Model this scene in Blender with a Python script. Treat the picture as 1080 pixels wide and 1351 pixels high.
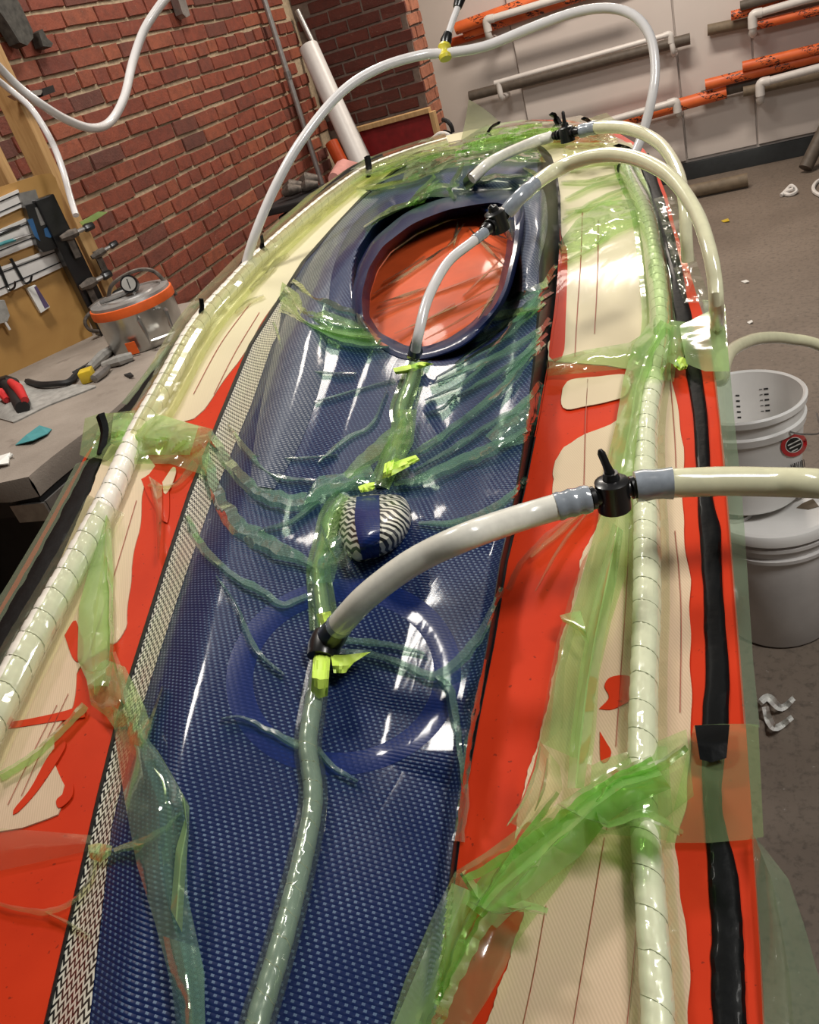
import bpy, bmesh, math, random
import numpy as np
from mathutils import Vector, Matrix, noise

for _o in list(bpy.data.objects):
    bpy.data.objects.remove(_o)
SC = bpy.context.scene
COL = SC.collection
random.seed(7)

# ------------------------------------------------------------------ camera
F = 1083.0
CAMZ = 1.6
CM = np.array([[0.9206, 0.2841, -0.2680], [-0.0660, -0.5634, -0.8236], [-0.3850, 0.7758, -0.4992]])
def _cam_matrix():
    yaw, pitch, roll = [math.radians(a) for a in (26.38, 29.95, -18.02)]
    f = np.array([-math.sin(yaw) * math.cos(pitch), math.cos(yaw) * math.cos(pitch), -math.sin(pitch)])
    r = np.array([math.cos(yaw), math.sin(yaw), 0.0])
    u = np.cross(r, f)
    c, s = math.cos(roll), math.sin(roll)
    r2 = c * r + s * u
    u2 = -s * r + c * u
    return np.array([r2, -u2, f])
CM = _cam_matrix()
cam_data = bpy.data.cameras.new('camera')
cam = bpy.data.objects.new('camera', cam_data)
COL.objects.link(cam)
cam_data.sensor_fit = 'HORIZONTAL'
cam_data.sensor_width = 36.0
cam_data.lens = 36.0 * F / 1080.0
cam_data.clip_start = 0.02
cam_data.clip_end = 60
_m = Matrix.Identity(4)
for i in range(3):
    _m[i][0] = CM[0][i]
    _m[i][1] = -CM[1][i]
    _m[i][2] = -CM[2][i]
_m[2][3] = CAMZ
cam.matrix_world = _m
SC.camera = cam

# ------------------------------------------------------------------ world, lights, exposure
SC.view_settings.view_transform = 'Standard'
SC.view_settings.look = 'None'
SC.view_settings.gamma = 1.0
SC.view_settings.use_curve_mapping = False
SC.view_settings.exposure = 0.0
SC.cycles.max_bounces = 8
SC.cycles.transparent_max_bounces = 24
world = bpy.data.worlds.new('world')
SC.world = world
world.use_nodes = True
world.node_tree.nodes['Background'].inputs[0].default_value = (1.0, 0.93, 0.85, 1)
world.node_tree.nodes['Background'].inputs[1].default_value = 0.06

def area_lamp(name, loc, target, sx, sy, power, col=(1, 0.93, 0.84)):
    d = bpy.data.lights.new(name, 'AREA')
    d.shape = 'RECTANGLE'
    d.size = sx
    d.size_y = sy
    d.energy = power
    d.color = col
    o = bpy.data.objects.new(name, d)
    COL.objects.link(o)
    o.location = loc
    v = Vector(target) - Vector(loc)
    o.rotation_euler = v.to_track_quat('-Z', 'Y').to_euler()
    return o
area_lamp('overhead_light', (-0.4, 5.35, 3.25), (-0.4, 5.25, 0), 1.3, 0.3, 84, (1, 0.88, 0.76))
area_lamp('overhead_light', (-1.45, 1.55, 3.1), (-0.9, 1.4, 0), 0.4, 0.35, 36, (1, 0.95, 0.87))
area_lamp('overhead_light', (-1.3, 3.4, 3.1), (-0.9, 3.0, 0), 0.35, 0.7, 28, (1, 0.92, 0.82))
area_lamp('overhead_light', (1.25, 0.7, 3.1), (0.2, 1.4, 0), 0.3, 1.0, 52, (1, 0.97, 0.92))  # unseen fill, added for glints on the right film and brighter buckets

# ------------------------------------------------------------------ projection helpers
PK, PA, PB = 0.6, -0.05, 0.09          # plane of the mould flange, relative to the camera height
def ray(x, y):
    return np.array([(x - 540.0) / F, (y - 675.5) / F, 1.0]) @ CM
CAMP = np.array([0, 0, CAMZ])
def plane_pt(x, y, off=0.0):
    d = ray(x, y)
    t = -(PK - off) / (d[2] - PA * d[0] - PB * d[1])
    return CAMP + d * t
def on_z(x, y, z):
    d = ray(x, y)
    return CAMP + d * ((z - CAMZ) / d[2])
def on_x(x, y, X):
    d = ray(x, y)
    return CAMP + d * (X / d[0])
def on_y(x, y, Y):
    d = ray(x, y)
    return CAMP + d * (Y / d[1])
def at_d(x, y, D):
    return CAMP + ray(x, y) * D
def to_px(p):
    q = CM @ (np.asarray(p, float) - CAMP)
    if q[2] < 0.05:
        return (-9999, -9999, q[2])
    return (540 + F * q[0] / q[2], 675.5 + F * q[1] / q[2], q[2])
def depth(p):
    return float((CM @ (np.asarray(p, float) - CAMP))[2])
def interp(y, tab):
    return float(np.interp(y, [t[0] for t in tab], [t[1] for t in tab]))
def smooth(a, b, v):
    t = min(1.0, max(0.0, (v - a) / (b - a)))
    return t * t * (3 - 2 * t)

# ------------------------------------------------------------------ object helpers
def link_mesh(name, verts, faces, mat, parent=None, smooth_=True):
    me = bpy.data.meshes.new(name)
    me.from_pydata([tuple(map(float, v)) for v in verts], [], faces)
    me.update()
    if mat:
        me.materials.append(mat)
    if smooth_:
        me.polygons.foreach_set('use_smooth', [True] * len(me.polygons))
    o = bpy.data.objects.new(name, me)
    COL.objects.link(o)
    if parent is not None:
        adopt(o, parent)
    return o
def adopt(o, parent):
    o.parent = parent
    o.matrix_parent_inverse = world_of(parent).inverted()
def world_of(o):
    m = Matrix.LocRotScale(o.location, o.rotation_euler, o.scale)
    return m if o.parent is None else world_of(o.parent) @ o.matrix_parent_inverse @ m
def tag(o, label, cat, group=None, kind=None):
    if label: o['label'] = label
    if cat: o['category'] = cat
    if group: o['group'] = group
    if kind: o['kind'] = kind
    return o
def empty(name, loc, label, cat, group=None):
    o = bpy.data.objects.new(name, None)
    o.empty_display_size = 0.05
    COL.objects.link(o)
    o.location = [float(v) for v in loc]
    return tag(o, label, cat, group)
def grid_faces(n, m, closed_m=False, base=0):
    fs = []
    for i in range(n - 1):
        for j in range(m if closed_m else m - 1):
            j2 = (j + 1) % m
            fs.append((base + i * m + j, base + i * m + j2, base + (i + 1) * m + j2, base + (i + 1) * m + j))
    return fs
class MB:
    def __init__(s): s.v = []; s.f = []
    def add(s, v, f):
        b = len(s.v)
        s.v += [tuple(map(float, q)) for q in v]
        s.f += [tuple(b + i for i in q) for q in f]
        return s
    def grid(s, rows, closed=False, caps=False):
        m = len(rows[0]); n = len(rows)
        v = [p for r in rows for p in r]
        f = grid_faces(n, m, closed)
        if caps:
            f.append(tuple(range(m))[::-1]); f.append(tuple((n - 1) * m + j for j in range(m)))
        return s.add(v, f)
    def box(s, c, size, rot=None, bevel=0.0):
        hx, hy, hz = [q / 2 for q in size]
        pts = [(-hx, -hy, -hz), (hx, -hy, -hz), (hx, hy, -hz), (-hx, hy, -hz), (-hx, -hy, hz), (hx, -hy, hz), (hx, hy, hz), (-hx, hy, hz)]
        fs = [(3, 2, 1, 0), (4, 5, 6, 7), (0, 1, 5, 4), (1, 2, 6, 5), (2, 3, 7, 6), (3, 0, 4, 7)]
        if bevel > 0:
            bm = bmesh.new()
            vs = [bm.verts.new(p) for p in pts]
            for q in fs: bm.faces.new([vs[i] for i in q])
            bmesh.ops.bevel(bm, geom=bm.edges[:], offset=bevel, segments=2, affect='EDGES', profile=0.6)
            bm.verts.index_update()
            pts = [v.co.copy() for v in bm.verts]
            fs = [tuple(v.index for v in q.verts) for q in bm.faces]
            bm.free()
        R = rot if rot is not None else Matrix.Identity(3)
        return s.add([R @ Vector(p) + Vector([float(q) for q in c]) for p in pts], fs)
    def tube(s, path, rad, n=12, caps=True, rfun=None):
        P_ = [Vector([float(q) for q in p]) for p in path]
        rows = []
        T = [(P_[min(i + 1, len(P_) - 1)] - P_[max(i - 1, 0)]).normalized() for i in range(len(P_))]
        nrm = T[0].orthogonal().normalized()
        for i, p in enumerate(P_):
            nrm = (nrm - T[i] * nrm.dot(T[i])).normalized()
            b = T[i].cross(nrm)
            r = rad[i] if hasattr(rad, '__len__') else rad
            row = []
            for k in range(n):
                a = 2 * math.pi * k / n
                rr = r * (rfun(i, a) if rfun else 1.0)
                row.append(p + (nrm * math.cos(a) + b * math.sin(a)) * rr)
            rows.append(row)
        return s.grid(rows, True, caps)
    def cyl(s, a, b, r, r2=None, n=16):
        return s.tube([a, b], [r, r if r2 is None else r2], n)
    def lathe(s, c, prof, n=40, close=False):
        rows = [[(c[0] + r * math.cos(2 * math.pi * k / n), c[1] + r * math.sin(2 * math.pi * k / n), c[2] + z) for k in range(n)] for r, z in prof]
        return s.grid(rows, True)
    def poly(s, pts, thick_vec):
        n = len(pts)
        a = [Vector([float(q) for q in p]) for p in pts]
        b = [p + Vector(thick_vec) for p in a]
        f = [tuple(range(n)), tuple(range(2 * n - 1, n - 1, -1))]
        f += [(i, i + n, (i + 1) % n + n, (i + 1) % n) for i in range(n)]
        return s.add(a + b, f)
    def build(s, name, mat, parent=None, smooth_=True, auto=None):
        o = link_mesh(name, s.v, s.f, mat, parent, smooth_)
        bm = bmesh.new(); bm.from_mesh(o.data)
        bmesh.ops.recalc_face_normals(bm, faces=bm.faces[:])
        if smooth_:
            lim = math.radians(auto if auto else 38)
            for e in bm.edges:
                if len(e.link_faces) == 2 and e.calc_face_angle(0) > lim: e.smooth = False
        bm.to_mesh(o.data); bm.free()
        return o
def catmull(pts, step=None, n=None):
    P_ = np.array(pts, float)
    if len(P_) == 2:
        nn = n or 8
        return np.array([P_[0] + (P_[1] - P_[0]) * t for t in np.linspace(0, 1, nn)])
    ext = np.vstack([2 * P_[0] - P_[1], P_, 2 * P_[-1] - P_[-2]])
    out = []
    for i in range(1, len(ext) - 2):
        p0, p1, p2, p3 = ext[i - 1], ext[i], ext[i + 1], ext[i + 2]
        for t in np.linspace(0, 1, 14, endpoint=False):
            out.append(0.5 * ((2 * p1) + (-p0 + p2) * t + (2 * p0 - 5 * p1 + 4 * p2 - p3) * t * t + (-p0 + 3 * p1 - 3 * p2 + p3) * t ** 3))
    out.append(ext[-2])
    out = np.array(out)
    d = np.concatenate([[0], np.cumsum(np.linalg.norm(np.diff(out[:, :3] if out.shape[1] >= 3 else out[:, :2], axis=0), axis=1))])
    if n is None: n = max(4, int(d[-1] / step) + 1)
    ts = np.linspace(0, d[-1], n)
    return np.stack([np.interp(ts, d, out[:, c]) for c in range(out.shape[1])], 1)
def resample2(pts, n):
    P_ = np.array(pts, float)
    d = np.concatenate([[0], np.cumsum(np.linalg.norm(np.diff(P_[:, :2], axis=0), axis=1))])
    ts = np.linspace(0, d[-1], n)
    return np.stack([np.interp(ts, d, P_[:, c]) for c in range(P_.shape[1])], 1)

# ------------------------------------------------------------------ materials
def new_mat(name):
    m = bpy.data.materials.new(name); m.use_nodes = True
    nt = m.node_tree
    return m, nt, nt.nodes['Principled BSDF'], nt.nodes['Material Output']
def N(nt, t, **kw):
    n = nt.nodes.new(t)
    for k, v in kw.items():
        if k.startswith('i_'):
            key = k[2:]
            n.inputs[int(key) if key.isdigit() else key].default_value = v
        else: setattr(n, k, v)
    return n
def math_(nt, op, a, b=None):
    n = nt.nodes.new('ShaderNodeMath'); n.operation = op
    for i, q in enumerate((a, b)):
        if q is None: continue
        if isinstance(q, (int, float)): n.inputs[i].default_value = q
        else: nt.links.new(q, n.inputs[i])
    return n.outputs[0]
def ramp(nt, fac, stops):
    r = nt.nodes.new('ShaderNodeValToRGB')
    while len(r.color_ramp.elements) < len(stops): r.color_ramp.elements.new(0.5)
    for e, (p, c) in zip(r.color_ramp.elements, stops):
        e.position = p; e.color = (*c, 1) if len(c) == 3 else c
    nt.links.new(fac, r.inputs[0])
    return r.outputs[0]
def mixc(nt, fac, a, b, mode='MIX'):
    n = nt.nodes.new('ShaderNodeMix'); n.data_type = 'RGBA'; n.blend_type = mode
    for s_, q in ((n.inputs[0], fac), (n.inputs[6], a), (n.inputs[7], b)):
        if isinstance(q, (int, float)): s_.default_value = q
        elif isinstance(q, tuple): s_.default_value = (*q, 1)
        else: nt.links.new(q, s_)
    return n.outputs[2]
def pos(nt, scale=(1, 1, 1)):
    g = nt.nodes.new('ShaderNodeNewGeometry')
    mp = nt.nodes.new('ShaderNodeMapping')
    mp.inputs['Scale'].default_value = scale
    nt.links.new(g.outputs['Position'], mp.inputs[0])
    return mp.outputs[0]
def noise_(nt, vec, scale, detail=4, rough=0.55):
    n = nt.nodes.new('ShaderNodeTexNoise')
    n.inputs['Scale'].default_value = scale; n.inputs['Detail'].default_value = detail; n.inputs['Roughness'].default_value = rough
    nt.links.new(vec, n.inputs['Vector'])
    return n.outputs['Fac']
def bump(nt, bs, h, strength=0.3, dist=0.01, inp='Normal', prev=None):
    b = nt.nodes.new('ShaderNodeBump')
    b.inputs['Strength'].default_value = strength; b.inputs['Distance'].default_value = dist
    nt.links.new(h, b.inputs['Height'])
    if prev is not None: nt.links.new(prev, b.inputs['Normal'])
    nt.links.new(b.outputs[0], bs.inputs[inp])
    return b.outputs[0]
def simple(name, c, rough=0.5, metal=0.0, coat=0.0, var=0.12, nscale=25, bumpd=0.0, spec=0.5, sss=0.0):
    m, nt, b, o = new_mat(name)
    p = pos(nt)
    f = noise_(nt, p, nscale)
    lo = tuple(max(0, q * (1 - var)) for q in c); hi = tuple(min(1, q * (1 + var)) for q in c)
    nt.links.new(ramp(nt, f, [(0.3, lo), (0.7, hi)]), b.inputs['Base Color'])
    b.inputs['Roughness'].default_value = rough; b.inputs['Metallic'].default_value = metal
    b.inputs['Coat Weight'].default_value = coat; b.inputs['Coat Roughness'].default_value = 0.08
    b.inputs['Specular IOR Level'].default_value = spec
    if sss:
        b.inputs['Subsurface Weight'].default_value = sss; b.inputs['Subsurface Radius'].default_value = (0.02, 0.018, 0.012); b.inputs['Subsurface Scale'].default_value = 0.5
    if bumpd: bump(nt, b, f, 0.6, bumpd)
    return m
MAT = {}
def film_wrinkle(nt, b, s=26, strength=0.25, inp='Coat Normal'):
    p = pos(nt, (1.0, 0.35, 1.0))
    w = nt.nodes.new('ShaderNodeTexNoise'); w.inputs['Scale'].default_value = s; w.inputs['Detail'].default_value = 3
    w.inputs['Distortion'].default_value = 1.2
    nt.links.new(p, w.inputs['Vector'])
    r = math_(nt, 'ABSOLUTE', math_(nt, 'SUBTRACT', w.outputs['Fac'], 0.5))
    bump(nt, b, r, strength, 0.01, inp)

# orange gelcoat of the mould
m, nt, b, o = new_mat('orange_gelcoat')
p = pos(nt)
f = noise_(nt, p, 9, 5)
c0 = ramp(nt, f, [(0.25, (0.47, 0.026, 0.005)), (0.75, (0.57, 0.038, 0.008))])
sp = noise_(nt, p, 190, 2)
c1 = mixc(nt, ramp(nt, sp, [(0.27, (0.6, 0.6, 0.6)), (0.30, (0, 0, 0))]), c0, (0.10, 0.012, 0.006))
nt.links.new(c1, b.inputs['Base Color'])
b.inputs['Roughness'].default_value = 0.5; b.inputs['Specular IOR Level'].default_value = 0.10; b.inputs['Coat Weight'].default_value = 0.08; b.inputs['Coat Roughness'].default_value = 0.06
film_wrinkle(nt, b, 12, 0.12)
MAT['orange'] = m
# peel ply cloth
m, nt, b, o = new_mat('peel_ply_cloth')
p = pos(nt)
f = noise_(nt, p, 5, 4)
g = nt.nodes.new('ShaderNodeNewGeometry')
sx = nt.nodes.new('ShaderNodeSeparateXYZ'); nt.links.new(g.outputs['Position'], sx.inputs[0])
wv = math_(nt, 'SINE', math_(nt, 'MULTIPLY', math_(nt, 'ADD', sx.outputs[0], math_(nt, 'MULTIPLY', sx.outputs[1], 0.6)), 2200.0))
cc = ramp(nt, f, [(0.3, (0.56, 0.40, 0.27)), (0.7, (0.64, 0.48, 0.33))])
cc = mixc(nt, math_(nt, 'MULTIPLY', math_(nt, 'ADD', wv, 1.0), 0.12), cc, (0.30, 0.19, 0.12))
# the far pieces turn pale yellow-green, the film's tint put into their colour
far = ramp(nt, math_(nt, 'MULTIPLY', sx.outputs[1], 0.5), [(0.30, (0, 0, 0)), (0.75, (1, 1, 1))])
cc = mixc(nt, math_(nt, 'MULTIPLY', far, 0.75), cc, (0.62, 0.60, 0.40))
nt.links.new(cc, b.inputs['Base Color'])
b.inputs['Roughness'].default_value = 0.6; b.inputs['Specular IOR Level'].default_value = 0.25; b.inputs['Coat Weight'].default_value = 0.14; b.inputs['Coat Roughness'].default_value = 0.08
film_wrinkle(nt, b, 12, 0.15)
MAT['peel'] = m
# blue hybrid weave
def weave_mat(name, blue, dash, bump_s=0.5, dash_w=0.42):
    m, nt, b, o = new_mat(name)
    g = nt.nodes.new('ShaderNodeNewGeometry')
    sx = nt.nodes.new('ShaderNodeSeparateXYZ'); nt.links.new(g.outputs['Position'], sx.inputs[0])
    wob = noise_(nt, pos(nt), 9, 2)
    X = math_(nt, 'ADD', sx.outputs[0], math_(nt, 'MULTIPLY', wob, 0.006))
    Yc = math_(nt, 'ADD', sx.outputs[1], math_(nt, 'MULTIPLY', sx.outputs[2], 0.6))
    Y = math_(nt, 'ADD', math_(nt, 'MULTIPLY', X, 0.16), Yc)
    v = math_(nt, 'MULTIPLY', Y, 1 / 0.0040)
    row = math_(nt, 'FLOOR', v)
    u = math_(nt, 'ADD', math_(nt, 'MULTIPLY', X, 1 / 0.0068), math_(nt, 'MULTIPLY', row, 0.37))
    fu = math_(nt, 'FRACT', u); fv = math_(nt, 'FRACT', v)
    d1 = math_(nt, 'LESS_THAN', fu, dash_w)
    d2 = math_(nt, 'GREATER_THAN', fv, 0.5)
    dm = math_(nt, 'MULTIPLY', d1, d2)
    big = noise_(nt, pos(nt), 30, 3)
    dm2 = math_(nt, 'MULTIPLY', dm, ramp(nt, big, [(0.3, (0.45, 0.45, 0.45)), (0.7, (1, 1, 1))]))
    nt.links.new(mixc(nt, dm2, blue, dash), b.inputs['Base Color'])
    b.inputs['Roughness'].default_value = 0.40
    b.inputs['Specular IOR Level'].default_value = 0.16
    hh = math_(nt, 'ADD', math_(nt, 'MULTIPLY', math_(nt, 'SINE', math_(nt, 'MULTIPLY', fv, 3.1416)), 0.6), math_(nt, 'MULTIPLY', math_(nt, 'SINE', math_(nt, 'MULTIPLY', fu, 3.1416)), 0.4))
    bump(nt, b, hh, bump_s, 0.0012)
    b.inputs['Coat Weight'].default_value = 0.35; b.inputs['Coat Roughness'].default_value = 0.10
    film_wrinkle(nt, b, 12, 0.12)
    return m
MAT['weave'] = weave_mat('blue_weave', (0.003, 0.012, 0.064), (0.085, 0.135, 0.22), 0.5, 0.36)
MAT['weave_plain'] = weave_mat('plain_blue_weave', (0.004, 0.016, 0.10), (0.006, 0.022, 0.13), 0.2)
MAT['weave_dark'] = weave_mat('dark_blue_weave', (0.003, 0.010, 0.050), (0.005, 0.014, 0.070), 0.2)
MAT['weave_gray_sheen'] = weave_mat('grey_sheen_weave', (0.05, 0.066, 0.11), (0.25, 0.27, 0.31), 0.5, 0.55)  # paler copy of the weave, carries the painted sheen of the left crest
# black and white zigzag
def zig_mat(name, pv, pu, amp, ang=0.0):
    m, nt, b, o = new_mat(name)
    g = nt.nodes.new('ShaderNodeNewGeometry')
    mp = nt.nodes.new('ShaderNodeMapping'); mp.inputs['Rotation'].default_value = (0, 0, ang)
    nt.links.new(g.outputs['Position'], mp.inputs[0])
    sx = nt.nodes.new('ShaderNodeSeparateXYZ'); nt.links.new(mp.outputs[0], sx.inputs[0])
    tri = math_(nt, 'PINGPONG', math_(nt, 'MULTIPLY', sx.outputs[0], 1 / pu), 0.5)
    yz = math_(nt, 'ADD', sx.outputs[1], math_(nt, 'MULTIPLY', sx.outputs[2], 0.5))
    v = math_(nt, 'ADD', math_(nt, 'MULTIPLY', yz, 1 / pv), math_(nt, 'MULTIPLY', tri, amp))
    d = math_(nt, 'LESS_THAN', math_(nt, 'FRACT', v), 0.5)
    nt.links.new(mixc(nt, d, (0.010, 0.011, 0.012), (0.72, 0.70, 0.60)), b.inputs['Base Color'])
    b.inputs['Roughness'].default_value = 0.4; b.inputs['Coat Weight'].default_value = 0.5; b.inputs['Coat Roughness'].default_value = 0.12
    film_wrinkle(nt, b, 24, 0.3)
    return m
MAT['zig'] = zig_mat('zigzag_weave', 0.0080, 0.0092, 1.6)
MAT['zebra'] = zig_mat('zebra_weave', 0.0075, 0.03, 1.2, 0.5)
# films
def film_mat(name, tint, body, fac_body, rough=0.12, edge=0.5, spec=1.0):
    m, nt, b, o = new_mat(name)
    nt.nodes.remove(b)
    tr = N(nt, 'ShaderNodeBsdfTransparent'); tr.inputs[0].default_value = (*tint, 1)
    df = N(nt, 'ShaderNodeBsdfDiffuse'); df.inputs[0].default_value = (*body, 1)
    tl = N(nt, 'ShaderNodeBsdfTranslucent'); tl.inputs[0].default_value = (*body, 1)
    ms = N(nt, 'ShaderNodeMixShader'); ms.inputs[0].default_value = 0.5
    nt.links.new(df.outputs[0], ms.inputs[1]); nt.links.new(tl.outputs[0], ms.inputs[2])
    lw = N(nt, 'ShaderNodeLayerWeight'); lw.inputs['Blend'].default_value = 0.35
    fac = math_(nt, 'ADD', math_(nt, 'MULTIPLY', lw.outputs['Facing'], edge), fac_body)
    fac = math_(nt, 'MINIMUM', fac, 0.92)
    m1 = N(nt, 'ShaderNodeMixShader'); nt.links.new(fac, m1.inputs[0])
    nt.links.new(tr.outputs[0], m1.inputs[1]); nt.links.new(ms.outputs[0], m1.inputs[2])
    gl = N(nt, 'ShaderNodeBsdfGlossy'); gl.inputs['Roughness'].default_value = rough
    lf = N(nt, 'ShaderNodeLayerWeight'); lf.inputs['Blend'].default_value = 0.5
    frs = math_(nt, 'ADD', math_(nt, 'MULTIPLY', math_(nt, 'POWER', lf.outputs['Facing'], 5.0), 0.9), 0.07)
    p = pos(nt)
    nz = noise_(nt, p, 16, 2)
    bp = N(nt, 'ShaderNodeBump'); bp.inputs['Strength'].default_value = 0.15; bp.inputs['Distance'].default_value = 0.01
    nt.links.new(nz, bp.inputs['Height']); nt.links.new(bp.outputs[0], gl.inputs['Normal']); nt.links.new(bp.outputs[0], lf.inputs['Normal'])
    m2 = N(nt, 'ShaderNodeMixShader'); nt.links.new(math_(nt, 'MINIMUM', math_(nt, 'MULTIPLY', frs, spec), 0.9), m2.inputs[0])
    nt.links.new(m1.outputs[0], m2.inputs[1]); nt.links.new(gl.outputs[0], m2.inputs[2])
    nt.links.new(m2.outputs[0], o.inputs[0])
    return m
MAT['film'] = film_mat('green_bag_film', (0.86, 0.97, 0.74), (0.60, 0.86, 0.40), 0.18, 0.09, 0.25, 1.3)
MAT['film_dense'] = film_mat('folded_green_film', (0.80, 0.97, 0.62), (0.64, 0.90, 0.42), 0.42, 0.10, 0.25, 1.4)
MAT['film_blue'] = film_mat('green_film_over_blue', (0.84, 0.97, 0.86), (0.46, 0.76, 0.56), 0.18, 0.07, 0.25, 1.8)
MAT['film_clear'] = film_mat('clear_bag_film', (0.94, 0.98, 0.88), (0.62, 0.72, 0.52), 0.04, 0.12, 0.15, 0.9)
MAT['film_skirt'] = film_mat('bag_skirt_film', (0.76, 0.86, 0.72), (0.40, 0.54, 0.37), 0.26, 0.13, 0.25, 1.0)
MAT['film_green'] = film_mat('saturated_folded_film', (0.70, 0.94, 0.52), (0.54, 0.84, 0.32), 0.36, 0.10, 0.25, 1.6)
MAT['film_milky'] = film_mat('dull_bag_film', (0.80, 0.82, 0.68), (0.44, 0.46, 0.32), 0.5, 0.15, 0.2, 0.8)
MAT['film_glint'] = film_mat('glint_bag_film', (0.97, 0.97, 0.85), (0.86, 0.86, 0.62), 0.30, 0.10, 0.3, 2.0)  # whitish body colour stands in for glints along the creases
MAT['film_yellow'] = film_mat('yellowish_bag_film', (0.95, 0.97, 0.78), (0.78, 0.82, 0.50), 0.12, 0.10, 0.3, 1.3)
MAT['spiral'] = simple('spiral_wrap_plastic', (0.84, 0.79, 0.70), 0.35, coat=0.5, var=0.05, sss=0.0)
MAT['spiral_g'] = simple('spiral_wrap_under_green_film', (0.60, 0.70, 0.40), 0.3, coat=0.6, var=0.08)
MAT['spiral_c'] = simple('spiral_wrap_grey', (0.20, 0.26, 0.25), 0.3, coat=0.7, var=0.15)
MAT['tape'] = simple('black_sealant_tape', (0.002, 0.0025, 0.003), 0.5, coat=0.04, var=0.3, nscale=40, bumpd=0.002, spec=0.1)
MAT['lime'] = simple('lime_adhesive_tape', (0.62, 0.85, 0.12), 0.45, var=0.1)
MAT['hose_milky'] = simple('milky_hose', (0.66, 0.64, 0.64), 0.22, coat=0.4, var=0.04, sss=0.0)
MAT['hose_grey'] = simple('cloudy_white_hose', (0.74, 0.72, 0.64), 0.25, coat=0.4, var=0.08, nscale=70)
MAT['hose_yellow'] = simple('yellowed_clear_hose', (0.68, 0.66, 0.45), 0.16, coat=0.6, var=0.06, nscale=60)
MAT['collar'] = simple('grey_hose_end', (0.26, 0.29, 0.33), 0.2, coat=0.6, var=0.15, nscale=90)
MAT['black'] = simple('black_plastic', (0.008, 0.008, 0.009), 0.3, var=0.2, coat=0.15)
MAT['black_matte'] = simple('dull_black', (0.012, 0.012, 0.013), 0.65, var=0.3)
MAT['thread'] = simple('red_tracer_thread', (0.30, 0.06, 0.03), 0.6)
MAT['side'] = simple('black_carbon_edge', (0.008, 0.009, 0.010), 0.5, coat=0.1, spec=0.3, var=0.4, nscale=160)
MAT['hatch'] = simple('orange_hatch_skin', (0.52, 0.075, 0.018), 0.5, coat=0.12, spec=0.2, var=0.15, nscale=14)
MAT['yellow_tape'] = simple('yellow_tape', (0.62, 0.55, 0.05), 0.4)
MAT['white_plastic'] = simple('white_plastic', (0.66, 0.64, 0.62), 0.4, var=0.05)
MAT['bucket'] = simple('white_bucket_plastic', (0.82, 0.81, 0.79), 0.35, var=0.07, nscale=6)
MAT['bucket_old'] = simple('stained_bucket_plastic', (0.60, 0.58, 0.57), 0.42, var=0.15, nscale=6)
MAT['alu'] = simple('brushed_aluminium', (0.52, 0.52, 0.50), 0.28, 0.9, var=0.12, nscale=12)
MAT['steel'] = simple('grey_steel', (0.33, 0.32, 0.31), 0.38, 0.85, var=0.2, nscale=40)
MAT['galv'] = simple('galvanised_steel', (0.42, 0.41, 0.40), 0.42, 0.7, var=0.2, nscale=30)
MAT['rust'] = simple('grimy_steel', (0.12, 0.10, 0.085), 0.6, 0.5, var=0.5, nscale=60)
MAT['orange_rubber'] = simple('orange_rubber', (0.80, 0.13, 0.02), 0.5)
MAT['red'] = simple('red_plastic', (0.55, 0.025, 0.03), 0.35)
MAT['redboard'] = simple('dark_red_paint', (0.20, 0.008, 0.010), 0.5, var=0.2)
MAT['yellow'] = simple('yellow_plastic', (0.62, 0.44, 0.03), 0.4)
MAT['blue'] = simple('blue_plastic', (0.02, 0.09, 0.22), 0.4)
MAT['teal'] = simple('teal_paper', (0.05, 0.24, 0.26), 0.7)
MAT['paper'] = simple('white_paper', (0.75, 0.75, 0.72), 0.7, var=0.05)
MAT['rope'] = simple('white_cord', (0.70, 0.68, 0.66), 0.7)
MAT['gray_fabric'] = simple('grey_felt', (0.30, 0.29, 0.27), 0.9, var=0.2, nscale=50, bumpd=0.002)
MAT['pvc'] = simple('pvc_pipe', (0.66, 0.63, 0.60), 0.35, var=0.06)
MAT['kraft'] = simple('kraft_tube', (0.17, 0.13, 0.085), 0.65, var=0.2)
MAT['kraft_dark'] = simple('dark_kraft_tube', (0.10, 0.08, 0.062), 0.6, var=0.2)
MAT['gauge_face'] = simple('gauge_face', (0.35, 0.34, 0.32), 0.3)
MAT['dark_stone'] = simple('dark_iron', (0.055, 0.052, 0.045), 0.7, 0.2, var=0.5, nscale=50)
MAT['ink'] = simple('black_ink', (0.015, 0.015, 0.015), 0.6)
MAT['pink'] = simple('pinkish_rag', (0.55, 0.25, 0.22), 0.8)
MAT['purple'] = simple('purple_print', (0.10, 0.07, 0.16), 0.5)
def wood(name, a, b2, sc=(14, 14, 1.5)):
    m, nt, b, o = new_mat(name)
    w = nt.nodes.new('ShaderNodeTexNoise'); w.inputs['Scale'].default_value = 5; w.inputs['Detail'].default_value = 6; w.inputs['Distortion'].default_value = 0.6
    nt.links.new(pos(nt, sc), w.inputs['Vector'])
    nt.links.new(ramp(nt, w.outputs['Fac'], [(0.3, a), (0.7, b2)]), b.inputs['Base Color'])
    b.inputs['Roughness'].default_value = 0.6
    return m
MAT['stud'] = wood('pine_stud', (0.36, 0.20, 0.075), (0.50, 0.31, 0.13))
MAT['ply'] = wood('tan_hardboard', (0.38, 0.20, 0.055), (0.46, 0.26, 0.075), (1.2, 1.2, 2))
MAT['trimwood'] = wood('pine_trim', (0.40, 0.24, 0.10), (0.55, 0.36, 0.17))
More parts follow.
